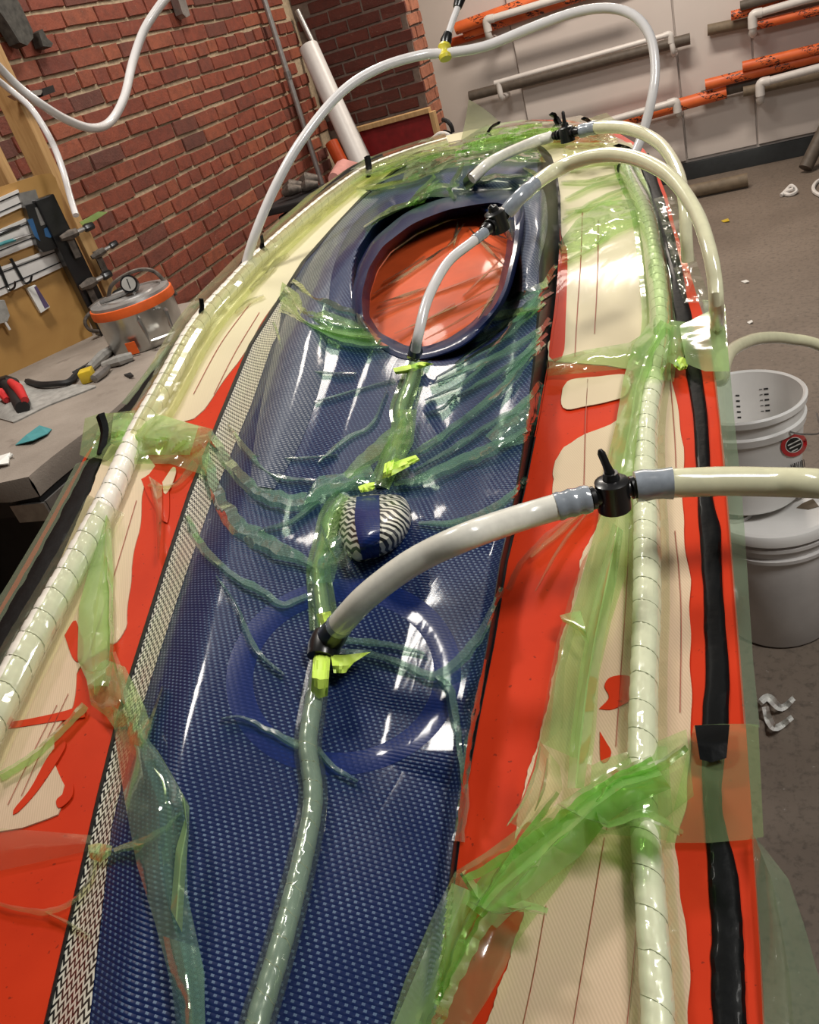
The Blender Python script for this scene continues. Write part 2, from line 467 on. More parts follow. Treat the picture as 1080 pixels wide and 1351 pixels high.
# printed orange tube
m, nt, b, o = new_mat('printed_orange_tube')
tc = N(nt, 'ShaderNodeTexCoord')
sx = nt.nodes.new('ShaderNodeSeparateXYZ'); nt.links.new(tc.outputs['Object'], sx.inputs[0])
st = math_(nt, 'FRACT', math_(nt, 'ADD', math_(nt, 'MULTIPLY', sx.outputs[0], 3.6), math_(nt, 'MULTIPLY', sx.outputs[2], 5.0)))
band = math_(nt, 'MULTIPLY', math_(nt, 'GREATER_THAN', st, 0.35), math_(nt, 'LESS_THAN', st, 0.75))
mp = nt.nodes.new('ShaderNodeMapping'); mp.inputs['Scale'].default_value = (1, 0.6, 2.5); nt.links.new(tc.outputs['Object'], mp.inputs[0])
n1 = noise_(nt, mp.outputs[0], 38, 2, 0.8)
mk = math_(nt, 'MULTIPLY', band, math_(nt, 'GREATER_THAN', n1, 0.53))
f = noise_(nt, pos(nt), 12)
nt.links.new(mixc(nt, mk, ramp(nt, f, [(0.3, (0.66, 0.11, 0.025)), (0.7, (0.80, 0.17, 0.04))]), (0.05, 0.012, 0.008)), b.inputs['Base Color'])
b.inputs['Roughness'].default_value = 0.45
MAT['otube'] = m
# bricks
def brick_mat(name, cols):
    m, nt, b, o = new_mat(name)
    oi = N(nt, 'ShaderNodeObjectInfo'); g = nt.nodes.new('ShaderNodeNewGeometry')
    r = math_(nt, 'FRACT', math_(nt, 'ADD', oi.outputs['Random'], g.outputs['Random Per Island']))
    base = ramp(nt, r, [(i / (len(cols) - 1), c) for i, c in enumerate(cols)])
    p = pos(nt)
    f = noise_(nt, p, 22, 6, 0.65)
    c1 = mixc(nt, ramp(nt, f, [(0.35, (0.75, 0.75, 0.75)), (0.6, (0, 0, 0))]), base, mixc(nt, 0.5, base, (0.05, 0.02, 0.015)))
    f2 = noise_(nt, p, 60, 4, 0.7)
    c2 = mixc(nt, ramp(nt, f2, [(0.62, (0, 0, 0)), (0.78, (0.45, 0.45, 0.45))]), c1, (0.42, 0.30, 0.22))
    nt.links.new(c2, b.inputs['Base Color'])
    b.inputs['Roughness'].default_value = 0.8
    bump(nt, b, noise_(nt, p, 110, 4), 0.6, 0.004)
    return m
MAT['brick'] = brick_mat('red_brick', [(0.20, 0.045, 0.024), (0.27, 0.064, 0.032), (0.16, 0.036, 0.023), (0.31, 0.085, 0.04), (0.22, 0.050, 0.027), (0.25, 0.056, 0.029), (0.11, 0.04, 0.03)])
MAT['brick_shaded'] = brick_mat('shaded_brick', [(0.10, 0.022, 0.014), (0.14, 0.03, 0.018), (0.09, 0.02, 0.014), (0.12, 0.027, 0.017)])  # return wall's front brick, with its shade put into the colour
MAT['brick_lit'] = brick_mat('lit_brick', [(0.34, 0.12, 0.065), (0.42, 0.16, 0.09), (0.30, 0.10, 0.055)])  # lit copy for the return wall's side face, brightness in the colour
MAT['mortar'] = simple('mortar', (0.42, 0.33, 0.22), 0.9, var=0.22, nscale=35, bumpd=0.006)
MAT['mortar_shaded'] = simple('shaded_mortar', (0.18, 0.13, 0.105), 0.9, var=0.2, nscale=35, bumpd=0.004)  # mortar darkened to match the painted shade of the return wall
MAT['whitewall'] = simple('white_wall_paint', (0.66, 0.60, 0.56), 0.5, var=0.05, nscale=2)
MAT['basebd'] = simple('dark_baseboard', (0.03, 0.035, 0.038), 0.5)
# concrete floor
m, nt, b, o = new_mat('concrete_floor')
p = pos(nt)
f = noise_(nt, p, 1.6, 6, 0.6)
c0 = ramp(nt, f, [(0.3, (0.15, 0.118, 0.092)), (0.7, (0.23, 0.185, 0.148))])
f2 = noise_(nt, p, 45, 5, 0.7)
c1 = mixc(nt, ramp(nt, f2, [(0.35, (0.6, 0.6, 0.6)), (0.5, (0, 0, 0))]), c0, (0.075, 0.062, 0.05))
f3 = noise_(nt, p, 75, 2, 0.5)
c1 = mixc(nt, ramp(nt, f3, [(0.72, (0, 0, 0)), (0.76, (0.8, 0.8, 0.8))]), c1, (0.42, 0.40, 0.37))
nt.links.new(c1, b.inputs['Base Color']); b.inputs['Roughness'].default_value = 0.6
bump(nt, b, f2, 0.3, 0.004)
MAT['floor'] = m
m, nt, b, o = new_mat('bench_carpet')
p = pos(nt)
f = noise_(nt, p, 5, 6, 0.7)
c0 = ramp(nt, f, [(0.3, (0.21, 0.175, 0.145)), (0.7, (0.31, 0.265, 0.225))])
f2 = noise_(nt, p, 12, 4)
c1 = mixc(nt, ramp(nt, f2, [(0.62, (0, 0, 0)), (0.7, (0.5, 0.5, 0.5))]), c0, (0.13, 0.10, 0.08))
nt.links.new(c1, b.inputs['Base Color']); b.inputs['Roughness'].default_value = 0.85
bump(nt, b, noise_(nt, p, 220, 3), 0.4, 0.002)
MAT['bench'] = m

# ------------------------------------------------------------------ the room
WX, SY, WY = -2.36, 5.36, 6.9
def struct(o):
    o['kind'] = 'structure'; return o
fl = MB(); n = 24
fl.grid([[(x, y, 0.0) for x in np.linspace(-2.5, 4.0, n)] for y in np.linspace(-1.5, 7.1, n)])
struct(fl.build('floor', MAT['floor']))
# left wall of brick
wl = MB().box((WX - 0.11, 2.7, 1.6), (0.2, 8.4, 3.2)).build('wall_left', MAT['mortar'], None, False)
struct(wl)
def brick_mesh(name, mat, seed, L=1.0, Hh=1.0):
    """a rough brick, unit long (y) and unit high (z), its face looking to +x"""
    rnd = random.Random(seed)
    d = 0.016
    rows = []
    ny, nz = 4, 3
    v = []; f = []
    for ring, (x, ins) in enumerate(((-d, 0.0), (0.0, 0.0), (0.004, 0.018))):
        pts = []
        per = [(-.5, -.5), (-.2, -.5), (.2, -.5), (.5, -.5), (.5, 0), (.5, .5), (.15, .5), (-.2, .5), (-.5, .5), (-.5, 0)]
        for (y, z) in per:
            jy = rnd.uniform(-.012, .012) if ring else 0; jz = rnd.uniform(-.035, .035) if ring else 0
            pts.append((x + (rnd.uniform(-.0015, .0015) if ring else 0), y * (1 - ins * 0.5) + jy, z * (1 - ins * 2.2) + jz))
        v += pts
    k = 10
    for r in range(2):
        for j in range(k):
            f.append((r * k + j, r * k + (j + 1) % k, (r + 1) * k + (j + 1) % k, (r + 1) * k + j))
    f.append(tuple(2 * k + j for j in range(k)))
    me = bpy.data.meshes.new(name); me.from_pydata(v, [], f); me.update(); me.materials.append(mat)
    return me
def lay_bricks(wall, slots, mat, rot, limit, seed=1):
    """slots: (centre, length, height, weight); the biggest in the picture become objects, the rest one mesh"""
    rnd = random.Random(seed)
    meshes = [brick_mesh('brick', mat, seed * 10 + i) for i in range(6)]
    slots = sorted(slots, key=lambda s: -s[3])
    M3 = Matrix.Rotation(rot, 4, 'Z')
    wm = world_of(wall).inverted()
    rest = MB()
    for i, (c, L, Hh, wgt) in enumerate(slots):
        me = rnd.choice(meshes)
        out = rnd.uniform(-.003, .004)
        off = M3 @ Vector((out, 0, 0))
        tilt = rnd.uniform(-.012, .012)
        loc = Vector([float(q) for q in c]) + off
        if i < limit:
            o = bpy.data.objects.new('brick', me); COL.objects.link(o)
            o.parent = wall; o.matrix_parent_inverse = wm
            o.location = loc; o.rotation_euler = (tilt, 0, rot); o.scale = (1, L, Hh)
        else:
            Mx = Matrix.LocRotScale(loc, Matrix.Rotation(rot, 3, 'Z').to_euler(), (1, L, Hh))
            rest.add([Mx @ q.co for q in me.vertices], [tuple(p_.vertices) for p_ in me.polygons])
    if rest.v:
        r = link_mesh('brick_rest', rest.v, rest.f, mat, wall, False); r['kind'] = 'stuff'
        r.name = 'brick_remainder'
slots = []
rnd = random.Random(3)
ch = 0.0715
r0 = 0
z = 0.52
while z < 2.55:
    y = 0.3 + rnd.uniform(0, .2)
    header = (r0 % 7 == 3)
    while y < SY:
        L = (0.095 if header else (0.205 if rnd.random() < .8 else rnd.choice((0.15, 0.10, 0.12)))) + rnd.uniform(-.008, .008)
        c = (WX - 0.004, y + L / 2, z + rnd.uniform(-.003, .003))
        px = to_px(c)
        inside = -40 < px[0] < 480 and -40 < px[1] < 430 and px[2] > 0
        if y + L < SY + 0.02 and px[2] > 0.4:
            wgt = (1.0 / px[2] ** 2) * L * (1 if inside else 0.001)
            if inside or rnd.random() < 1: slots.append((c, L, 0.0565 + rnd.uniform(-.004, .003), wgt))
        y += L + 0.012 + rnd.uniform(-.002, .003)
    z += ch; r0 += 1
lay_bricks(wl, slots, MAT['brick'], 0.0, 290, 1)
# return wall (stub) at the end of the brick wall
sx1 = float(on_y(550, 70, SY)[0])
sb = MB().box(((WX + sx1) / 2 - 0.02, SY + 0.16, 1.6), (sx1 - WX, 0.29, 3.2)).build('wall_return', MAT['mortar_shaded'], None, False)
struct(sb)
sb['label'] = 'brick return wall in painted shade at the far end of the red brick wall'
slots = []
z = 0.86; r0 = 0
while z < 2.45:
    x = WX + (0.10 if r0 % 2 else 0.0)
    while x < sx1 - 0.06:
        L = min(0.205, sx1 - 0.004 - x) + rnd.uniform(-.004, .004)
        c = (x + L / 2, SY + 0.011, z)
        px = to_px(c)
        slots.append((c, L, 0.056, 1.0 if 380 < px[0] < 600 and -20 < px[1] < 200 else 0.1))
        x += L + 0.012
    z += ch; r0 += 1
lay_bricks(sb, slots, MAT['brick_shaded'], -math.pi / 2, 200, 2)
slots = []
z = 0.86
r0 = 0
while z < 2.45:
    for y0, L in (((SY + 0.03, 0.095), (SY + 0.135, 0.16)) if r0 % 2 else ((SY + 0.03, 0.20), (SY + 0.24, 0.06))):
        slots.append(((sx1 - 0.018, y0 + L / 2, z), L, 0.058, 1.0))
    z += ch; r0 += 1
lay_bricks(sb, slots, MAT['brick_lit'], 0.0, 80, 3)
# white back wall
wb = MB().box((0.6, WY + 0.1, 1.6), (6.4, 0.2, 3.2)).build('wall_back', MAT['whitewall'], None, False)
struct(wb)
xs = [-2.5, float(on_y(685, 95, WY)[0]), float(on_y(893, 72, WY)[0]), float(on_y(992, 60, WY)[0]), 1.2, 1.9, 2.6, 3.4]
for i in range(len(xs) - 1):
    t = (0.012, 0.045, 0.02, 0.032, 0.02, 0.03, 0.02)[i]
    MB().box(((xs[i] + xs[i + 1]) / 2, WY - t / 2 + 0.001, 1.62), (xs[i + 1] - xs[i] - 0.012, t, 2.96), bevel=0.004).build('panel', MAT['whitewall'], wb, False)
bb = MB().box((0.6, WY - 0.035, 0.06), (6.4, 0.04, 0.12), bevel=0.004).build('baseboard_back', MAT['basebd'])
struct(bb)

# ------------------------------------------------------------------ things along the walls
def on_pl(x, y, p0, n):
    d = ray(x, y); n = np.array(n, float)
    return CAMP + d * (((np.array(p0, float) - CAMP) @ n) / (d @ n))
def hollow_tube(mb, a, b, r, n=18, wall=0.12):
    a = Vector([float(q) for q in a]); b = Vector([float(q) for q in b])
    t = (b - a).normalized(); u = t.orthogonal().normalized(); w = t.cross(u)
    def ring(p, rr): return [p + (u * math.cos(2 * math.pi * k / n) + w * math.sin(2 * math.pi * k / n)) * rr for k in range(n)]
    ri = r * (1 - wall)
    mb.grid([ring(a + t * 0.06, ri), ring(a, ri), ring(a, r), ring(b, r), ring(b, ri), ring(b - t * 0.06, ri)], True, True)
    return mb
# conduit on the brick wall
c0 = on_x(345, -12, WX + 0.05); c1 = on_x(423, 238, WX + 0.05)
yy = (c0[1] + c1[1]) / 2
mb = MB().cyl((WX + 0.05, yy, 2.35), (WX + 0.05, yy, 0.7), 0.016)
cd = mb.build('conduit', MAT['galv']); tag(cd, 'thin grey steel conduit running down the red brick wall', 'conduit')
for zz in (2.0, 1.5):
    MB().tube([(WX + 0.05, yy, zz - 0.02), (WX + 0.05, yy, zz + 0.02)], 0.021, 14).build('coupling', MAT['steel'], cd)
# leaning pipes in the corner
def leaning(name, p0, p1, Y0, Y1, r, mat, label, hollow=True):
    a = on_y(*p0, Y0); b = on_y(*p1, Y1)
    # carry on down to the floor
    d = b - a; b = a + d * ((a[2] - 0.0) / (a[2] - b[2])) if d[2] < 0 else b
    mb = MB(); hollow_tube(mb, a, b, r)
    return tag(mb.build(name, mat), label, 'pipe')
leaning('plastic_pipe', (407, 62), (474, 212), 5.08, 4.82, 0.058, MAT['white_plastic'], 'thick white plastic pipe leaning in the corner of the two brick walls')
leaning('metal_pipe', (392, 14), (484, 205), 5.33, 5.15, 0.017, MAT['galv'], 'thin grey metal pipe leaning behind the thick white pipe')
leaning('orange_tube', (437, 188), (456, 226), 5.16, 5.10, 0.042, MAT['hatch'], 'short orange tube standing at the foot of the white pipe')
# red panel with pine trim
Yp = SY - 0.10
q = [on_y(478, 170, Yp), on_y(586, 142, Yp), None, None]
zt0, zt1 = q[0][2], q[1][2]
rp = empty('red_panel', (sx1 - 0.3, Yp, 0), 'dark red painted panel with pine trim in front of the shaded brick', 'panel')
xl, xr = float(q[0][0]) - 0.12, sx1 + 0.03
MB().box(((xl + xr) / 2, Yp, zt1 / 2), (xr - xl, 0.02, zt1)).build('board', MAT['redboard'], rp, False)
MB().box(((xl + xr) / 2, Yp - 0.012, zt1 + 0.012), (xr - xl, 0.06, 0.028), bevel=0.003).build('top_trim', MAT['trimwood'], rp, False)
MB().box((xr + 0.012, Yp - 0.012, zt1 / 2), (0.028, 0.06, zt1), bevel=0.003).build('side_trim', MAT['trimwood'], rp, False)
# white cord and coiled springs hanging by the panel
pts = [on_y(x, y, SY - 0.2) for x, y in ((548, 196), (556, 188), (566, 186), (574, 180), (580, 176), (590, 177), (594, 184), (592, 192))]
tag(MB().tube(catmull(pts, 0.01), 0.011, 8).build('cord', MAT['rope']), 'white cord looped beside the dark red panel', 'cord')
for k, (x, y) in enumerate(((590, 180), (588, 164))):
    pts = [on_y(x - 4, y - 6, Yp - .03), on_y(x + 2, y - 4, Yp - 0.06), on_y(x + 7, y + 2, Yp - 0.06), on_y(x + 9, y + 10, Yp - 0.05)]
    tag(MB().tube(catmull(pts, 0.02), 0.013, 8).build('hook', MAT['black_matte']), ('upper' if k else 'lower') + ' of the two dark hooks on the pine side trim', 'hook', 'dark hooks beside the red panel')
# iron pieces hanging on the brick wall
pl = lambda pts, X: [on_x(x, y, X) for x, y in pts]
tag(MB().poly(pl([(-25, -20), (8, -22), (26, 4), (43, 40), (44, 50), (36, 60), (26, 56), (10, 30)], WX + 0.075), (-0.05, 0, 0)).build('iron_bracket', MAT['dark_stone'], None, False), 'broad dark iron bracket on the brick wall in the corner above the pine studs', 'bracket')
tag(MB().poly(pl([(51, 42), (56, 38), (62, 50), (70, 57), (68, 62), (57, 61)], WX + 0.05), (-0.04, 0, 0)).build('iron_hook', MAT['dark_stone'], None, False), 'small dark iron hook beside the broad iron bracket', 'hook')
tag(MB().poly(pl([(232, -10), (242, -10), (251, 20), (246, 23), (241, 18)], WX + 0.05), (-0.04, 0, 0)).build('iron_strap', MAT['steel'], None, False), 'grey iron strap high on the brick wall beside the looping hose', 'strap')
# pine studs
BZ = 1.0
bA = on_z(0, 500, BZ); bB = on_z(122, 443, BZ)
bd = (bB - bA); bd[2] = 0; bd /= np.linalg.norm(bd)
bn = np.array([bd[1], -bd[0], 0.0])            # out of the board towards the room
rotz = math.atan2(bd[1], bd[0])
for px, lab in (((24, 150), 'pine stud standing behind the tan tool board, the one with a hose clamped to it'), ((-12, 210), 'pine stud at the edge of the picture behind the tan tool board')):
    c = on_x(px[0], px[1], WX + 0.12)
    tag(MB().box((c[0], c[1], (BZ + 2.6) / 2), (0.085, 0.042, 2.6 - BZ), bevel=0.003).build('stud', MAT['stud'], None, False), lab, 'stud', 'pine studs')
# bench
cx0 = float(on_z(37, 631, BZ)[0]); cy0 = float(on_z(37, 631, BZ)[1])
cy1 = float(on_z(252, 398, BZ)[1])
bench = empty('workbench', ((WX + cx0) / 2, (cy0 + cy1) / 2, 0), 'grey carpet topped workbench below the brick wall', 'bench')
g = MB()
rows = []
rb = random.Random(5)
for y in np.linspace(cy0, cy1, 40):
    rows.append([(x, y + 0.008 * math.sin(x * 30) * (1 if y < cy0 + 0.05 else 0), BZ) for x in np.linspace(WX + 0.02, cx0 + 0.008 * math.sin(y * 14), 14)])
g.grid(rows)
g.grid([[(p[0], p[1], BZ), (p[0] + 0.004, p[1], BZ - 0.02), (p[0] + 0.002, p[1], BZ - 0.05)] for p in (r[-1] for r in rows)])
g.grid([[(p[0], p[1], BZ), (p[0], p[1] - 0.004, BZ - 0.02), (p[0], p[1] - 0.002, BZ - 0.05)] for p in rows[0]])
g.grid([[(p[0], p[1], BZ), (p[0], p[1], BZ - 0.05)] for p in rows[-1]])
g.build('carpet_top', MAT['bench'], bench)
MB().box(((WX + cx0) / 2, (cy0 + cy1) / 2, BZ - 0.075), (cx0 - WX - 0.03, cy1 - cy0 - 0.02, 0.05)).build('frame', MAT['black_matte'], bench, False)
MB().box(((WX + cx0) / 2 - 0.1, (cy0 + cy1) / 2 + 0.1, 0.5), (cx0 - WX - 0.3, cy1 - cy0 - 0.3, 0.8)).build('dark_void_box', MAT['black_matte'], bench, False)  # black box added to stand in for the dark void below the top
for x in (WX + 0.08, cx0 - 0.06):
    for y in (cy0 + 0.06, cy1 - 0.06):
        MB().box((x, y, (BZ - 0.1) / 2), (0.06, 0.06, BZ - 0.1)).build('leg', MAT['black_matte'], bench, False)
MB().box((cx0 - 0.045, cy0 + 0.0, BZ - 0.085), (0.10, 0.006, 0.045)).box((cx0 + 0.003, cy0 + 0.06, BZ - 0.085), (0.006, 0.11, 0.045)).build('corner_plate', MAT['steel'], bench, False)
# tan tool board
def bpt(x, y, out=0.0): return on_pl(x, y, bA + bn * out, bn)
tb = empty('tool_board', (bA + bB) / 2, 'tan hardboard tool board standing on the workbench', 'board')
pts = [(-60, 262), (50, 231), (66, 228), (73, 234), (80, 256), (122, 443)]
poly = [bpt(*p) for p in pts]
bl = bA - bd * 0.12; bl[2] = BZ
poly += [bl]
poly[5][2] = BZ
poly[0] = np.array([bl[0], bl[1], poly[0][2]])
MB().poly(poly, -bn * 0.012).build('panel', MAT['ply'], tb, False)
def slab(px, out, th, mat, name, parent=None):
    return MB().poly([bpt(x, y, out + th) for x, y in px], -bn * th).build(name, mat, parent, False)
rails = [([(-30, 274), (24, 250), (32, 272), (-30, 300)], 'white aluminium rail at the top of the tan tool board'),
         ([(-30, 316), (34, 288), (47, 322), (-30, 352)], 'white aluminium rail behind the blue meter on the tan board'),
         ([(-30, 364), (85, 322), (94, 347), (-30, 405)], 'long white aluminium rail with black hooks on the tan board')]
for px, lab in rails:
    t = tag(slab(px, 0.0, 0.014, MAT['white_plastic'], 'aluminium_rail'), lab, 'rail', 'white rails on the tool board')
    a0, b0, c0, d0 = [np.array(p, float) for p in px]
    for fr in (0.18, 0.72):
        l0 = a0 + (d0 - a0) * fr; l1 = b0 + (c0 - b0) * fr
        slab([l0, l1, l1 + (0.3, 1.6), l0 + (0.3, 1.6)], 0.014, 0.0015, MAT['black_matte'], 'slot', t)
    slab([a0, b0, b0 + (1, 4), a0 + (1, 4)], 0.014, 0.004, MAT['white_plastic'], 'lip', t)
def hook(p, lab):
    t = empty('hook', bpt(*p[0], 0.02), lab, 'hook', 'black hooks on the lowest rail')
    MB().tube([bpt(*q_, 0.022) for q_ in p[:2]], 0.005, 6).build('shank', MAT['black'], t)
    MB().tube(catmull([bpt(x, y, o_) for (x, y), o_ in zip(p[1:], (0.022, 0.03, 0.045, 0.05))], 0.004), 0.0035, 6).build('curl', MAT['black'], t)
hook([(14, 341), (30, 370), (34, 374), (40, 371), (42, 363)], 'black hook nearer the purple box on the lowest rail')
hook([(-2, 350), (10, 379), (13, 383), (19, 379), (20, 371)], 'black hook nearer the frame edge on the lowest rail')
mt = empty('meter', bpt(55, 300, 0.03), 'black and blue handheld meter hanging on the white rails', 'meter')
slab([(33, 271), (57, 265), (77, 322), (72, 329), (57, 333), (50, 326)], 0.016, 0.035, MAT['black'], 'body', mt)
slab([(36, 290), (43, 288), (53, 318), (46, 312)], 0.051, 0.003, MAT['blue'], 'side_grip', mt)
slab([(58, 302), (68, 297), (72, 309), (66, 314), (60, 312)], 0.051, 0.003, MAT['blue'], 'button_pad', mt)
slab([(46, 274), (58, 271), (65, 294), (54, 298)], 0.051, 0.002, MAT['steel'], 'screen', mt)
tag(slab([(25, 255), (47, 250), (52, 266), (31, 271)], 0.012, 0.02, MAT['steel'], 'steel_block'), 'grey block above the blue meter', 'block')
for (a, b2, mt_, lab, r) in (((-10, 312), (27, 298), 'black', 'black bent rod lying on the white rails', 0.004), ((-10, 326), (52, 306), 'steel', 'long thin steel tweezers on the white rails', 0.003), ((-12, 328), (20, 316), 'teal', 'pale green pen on the white rails', 0.005)):
    tag(MB().tube(catmull([bpt(*a, 0.028), bpt((a[0] + b2[0]) / 2, (a[1] + b2[1]) / 2 - 1, 0.03), bpt(*b2, 0.028)], 0.01), r, 8).build('pen' if 'pen' in lab else 'rod', MAT[mt_]), lab, 'tool')
bx = empty('small_box', bpt(50, 395, 0.02), 'narrow white box with purple print hanging below the lowest rail', 'box')
slab([(36, 381), (47, 376), (66, 405), (54, 413)], 0.004, 0.02, MAT['paper'], 'carton', bx)
slab([(45, 379), (48, 377), (65, 404), (59, 407)], 0.024, 0.001, MAT['purple'], 'print', bx)
rl = empty('tape_roll', bpt(5, 415, 0.02), 'grey roll hanging on the tan board at the frame edge', 'roll')
slab([(-10, 398), (6, 396), (13, 416), (10, 424), (-10, 430)], 0.004, 0.03, MAT['gray_fabric'], 'roll', rl)
MB().cyl(bpt(4, 420, 0.03), bpt(13, 435, 0.03), 0.004, n=8).build('tip', MAT['white_plastic'], rl)
# black post with clamps
pb = on_z(141, 438, BZ); 
zt = float(on_pl(72, 254, pb, bn)[2])
R3 = Matrix.Rotation(rotz, 3, 'Z')
po = tag(MB().box((pb[0], pb[1], (BZ + zt) / 2), (0.062, 0.05, zt - BZ), R3, bevel=0.004).build('black_post', MAT['black'], None, False), 'square black steel post standing at the end of the tan tool board', 'post')
pw = pb + bd * 0.075 - bn * 0.02
zt2 = float(on_pl(118, 298, pw, bn)[2])
tag(MB().box((pw[0], pw[1], (BZ + zt2) / 2), (0.04, 0.04, zt2 - BZ), R3, bevel=0.003).build('pine_batten', MAT['stud'], None, False), 'pine batten clamped beside the square black post', 'batten')
def clamp(a, b2, lab, r=0.012):
    A = Vector(on_pl(*a, pb + bn * 0.05, bn)); B = Vector(on_pl(*b2, pb + bn * 0.05, bn))
    t = empty('bar_clamp', (A + B) / 2, lab, 'clamp', 'clamps on the black post')
    ax = (B - A).normalized(); dn = Vector((0, 0, -1)); nn = Vector(bn)
    MB().tube([A, A.lerp(B, .3), A.lerp(B, .5)], [r * .7, r * 1.3, r], 8).build('jaw', MAT['rust'], t)
    MB().tube([A.lerp(B, .5), A.lerp(B, .6), B], [r * .6, r * .6, r * .5], 8).build('screw', MAT['steel'], t)
    MB().tube([A.lerp(B, .72), A.lerp(B, .78), B], [r * .9, r * 1.1, r * .9], 8).build('handle', MAT['black'], t)
    MB().box(A.lerp(B, .25) + dn * 0.03 - nn * 0.01, (0.02, 0.008, 0.08), R3).build('bar', MAT['rust'], t, False)
clamp((80, 315), (123, 297), 'topmost grimy clamp on the square black post')
clamp((121, 340), (154, 320), 'grimy clamp gripping the pine batten beside the black post', 0.010)
clamp((106, 380), (146, 360), 'grimy clamp low on the black post above the pot', 0.013)
clamp((118, 408), (162, 382), 'lowest grimy clamp behind the gauge of the pot', 0.010)
tag(MB().poly([on_pl(x, y, pb - bn * 0.03, bn) for x, y in ((106, 293), (130, 279), (142, 280), (112, 300))], -bn * 0.01).build('scraper', MAT['film_dense'], None, False), 'pale green strip tucked behind the topmost clamp', 'strip')
tag(MB().tube(catmull([on_pl(x, y, pb + bn * 0.03, bn) for x, y in ((140, 402), (120, 412), (112, 424), (118, 435), (130, 437))], 0.006), 0.006, 8).build('hose_loop', MAT['rust']), 'dark brown hose loop below the lowest clamp', 'hose')
# spring clamp on the stud
sc0 = empty('spring_clamp', on_x(45, 122, WX + 0.2), 'silver spring clamp with black handle holding the hose on the pine stud', 'clamp')
MB().poly([on_x(x, y, WX + 0.2) for x, y in ((18, 124), (28, 130), (54, 125), (57, 118), (40, 120), (34, 127), (30, 120))], (-0.03, 0, 0)).build('jaw', MAT['alu'], sc0, False)
MB().poly([on_x(x, y, WX + 0.2) for x, y in ((55, 117), (70, 112), (73, 121), (57, 127))], (-0.03, 0, 0)).build('handle', MAT['black'], sc0, False)
# pressure pot
pc = on_z(198, 449, BZ)
pr = 0.120
pot = empty('pressure_pot', pc, 'aluminium pressure pot with orange gasket ring and gauge on the workbench', 'pot')
MB().lathe(pc, [(0.0, 0.001), (pr * .93, 0.001), (pr * .97, 0.012), (pr * .985, 0.105), (pr * 1.0, 0.112), (pr * .95, 0.112)], 44).build('body', MAT['alu'], pot)
MB().lathe(pc, [(pr * .96, 0.108), (pr * 1.035, 0.110), (pr * 1.045, 0.122), (pr * 1.03, 0.135), (pr * .95, 0.138)], 44).build('gasket', MAT['orange_rubber'], pot)
MB().lathe(pc, [(pr * 1.0, 0.134), (pr * .98, 0.144), (pr * .80, 0.147), (pr * .78, 0.142), (pr * .6, 0.142), (pr * .58, 0.146), (0.0, 0.147)], 44).build('lid', MAT['galv'], pot)
cp = CAMP - pc; cp[2] = 0; cp /= np.linalg.norm(cp); sd = np.array([-cp[1], cp[0], 0.0])
for k in (0,):
    base = pc + cp * pr * 0.92 + sd * 0.035
    hp = [base + sd * s_ + cp * o_ + np.array([0, 0, z_]) for s_, o_, z_ in ((-.04, 0, .09), (-.04, .03, .09), (-.036, .036, .055), (-.036, .034, .03), (0, .04, .03), (.036, .034, .03), (.036, .036, .055), (.04, .03, .09), (.04, -.01, .09))]
    MB().tube(hp, 0.006, 8).build('handle', MAT['alu'], pot)
    MB().box(pc + cp * pr * 0.985 - sd * 0.055 + np.array([0, 0, 0.025]), (0.03, 0.004, 0.035), Matrix.Rotation(math.atan2(cp[1], cp[0]) + math.pi / 2 - .45, 3, 'Z')).build('sticker', MAT['orange_rubber'], pot, False)
gp = on_pl(171, 375, pc + cp * 0.03 - sd * .0, cp)
gpb = np.array([gp[0], gp[1], pc[2] + 0.143])
MB().cyl(gpb, gp - np.array([0, 0, .012]), 0.007, n=10).build('gauge_stem', MAT['alu'], pot)
gn = Vector(CAMP - gp).normalized(); gn = (gn + Vector((0, 0, .2)) + Vector(sd) * -.2).normalized()
gd = MB().cyl(Vector(gp) - gn * 0.012, Vector(gp) + gn * 0.010, 0.025, n=24).build('gauge', MAT['black'], pot)
MB().cyl(Vector(gp) + gn * 0.0085, Vector(gp) + gn * 0.0115, 0.020, n=24).build('dial', MAT['gauge_face'], gd)
MB().box(Vector(gp) + gn * 0.0125, (0.003, 0.028, 0.001), gn.to_track_quat('Z', 'Y').to_matrix()).build('needle', MAT['ink'], gd, False)
pts = [pc + np.array([0, 0, .146]) + cp * a + sd * b2 + np.array([0, 0, z_]) for a, b2, z_ in ((-.05, -.06, 0), (-.04, -.03, .035), (-.03, .04, .05), (-.02, .09, .035), (-.01, .112, -.01), (0, .125, -.05))]
MB().tube(catmull(pts, 0.008), 0.006, 8).build('bail', MAT['rust'], pot)
MB().tube([pc + np.array([0, 0, .152]) - sd * .085 + cp * .0, pc + np.array([0, 0, .156]) + sd * .03 + cp * .02], 0.007, 8).build('lid_clamp', MAT['steel'], pot)
# on the bench
def bz(x, y, h=0.0): return on_z(x, y, BZ + h)
A = resample2([(-15, 500), (30, 503), (70, 506), (126, 508)], 24); B = resample2([(-15, 548), (18, 557), (62, 535), (126, 510)], 24)
rows = []
for i in range(24):
    row = []
    for j in range(9):
        v = j / 8; u = i / 23
        x, y = A[i] * (1 - v) + B[i] * v
        row.append(bz(x, y, 0.004 + 0.022 * math.sin(math.pi * v) * (1 - u) * (0.6 + .4 * math.sin(u * 9))))
    rows.append(row)
ft = MB().grid(rows)
ft.grid([[p + np.array([0, 0, -.004]) for p in r] for r in rows])
ft.grid([[r[-1], r[-1] + np.array([0, 0, -.004])] for r in rows])
tag(ft.build('felt_piece', MAT['gray_fabric']), 'grey felt piece lying curled on the workbench', 'felt')
dr = empty('power_grip', bz(15, 520, 0), 'red and black power tool lying on the workbench at the frame edge', 'tool')
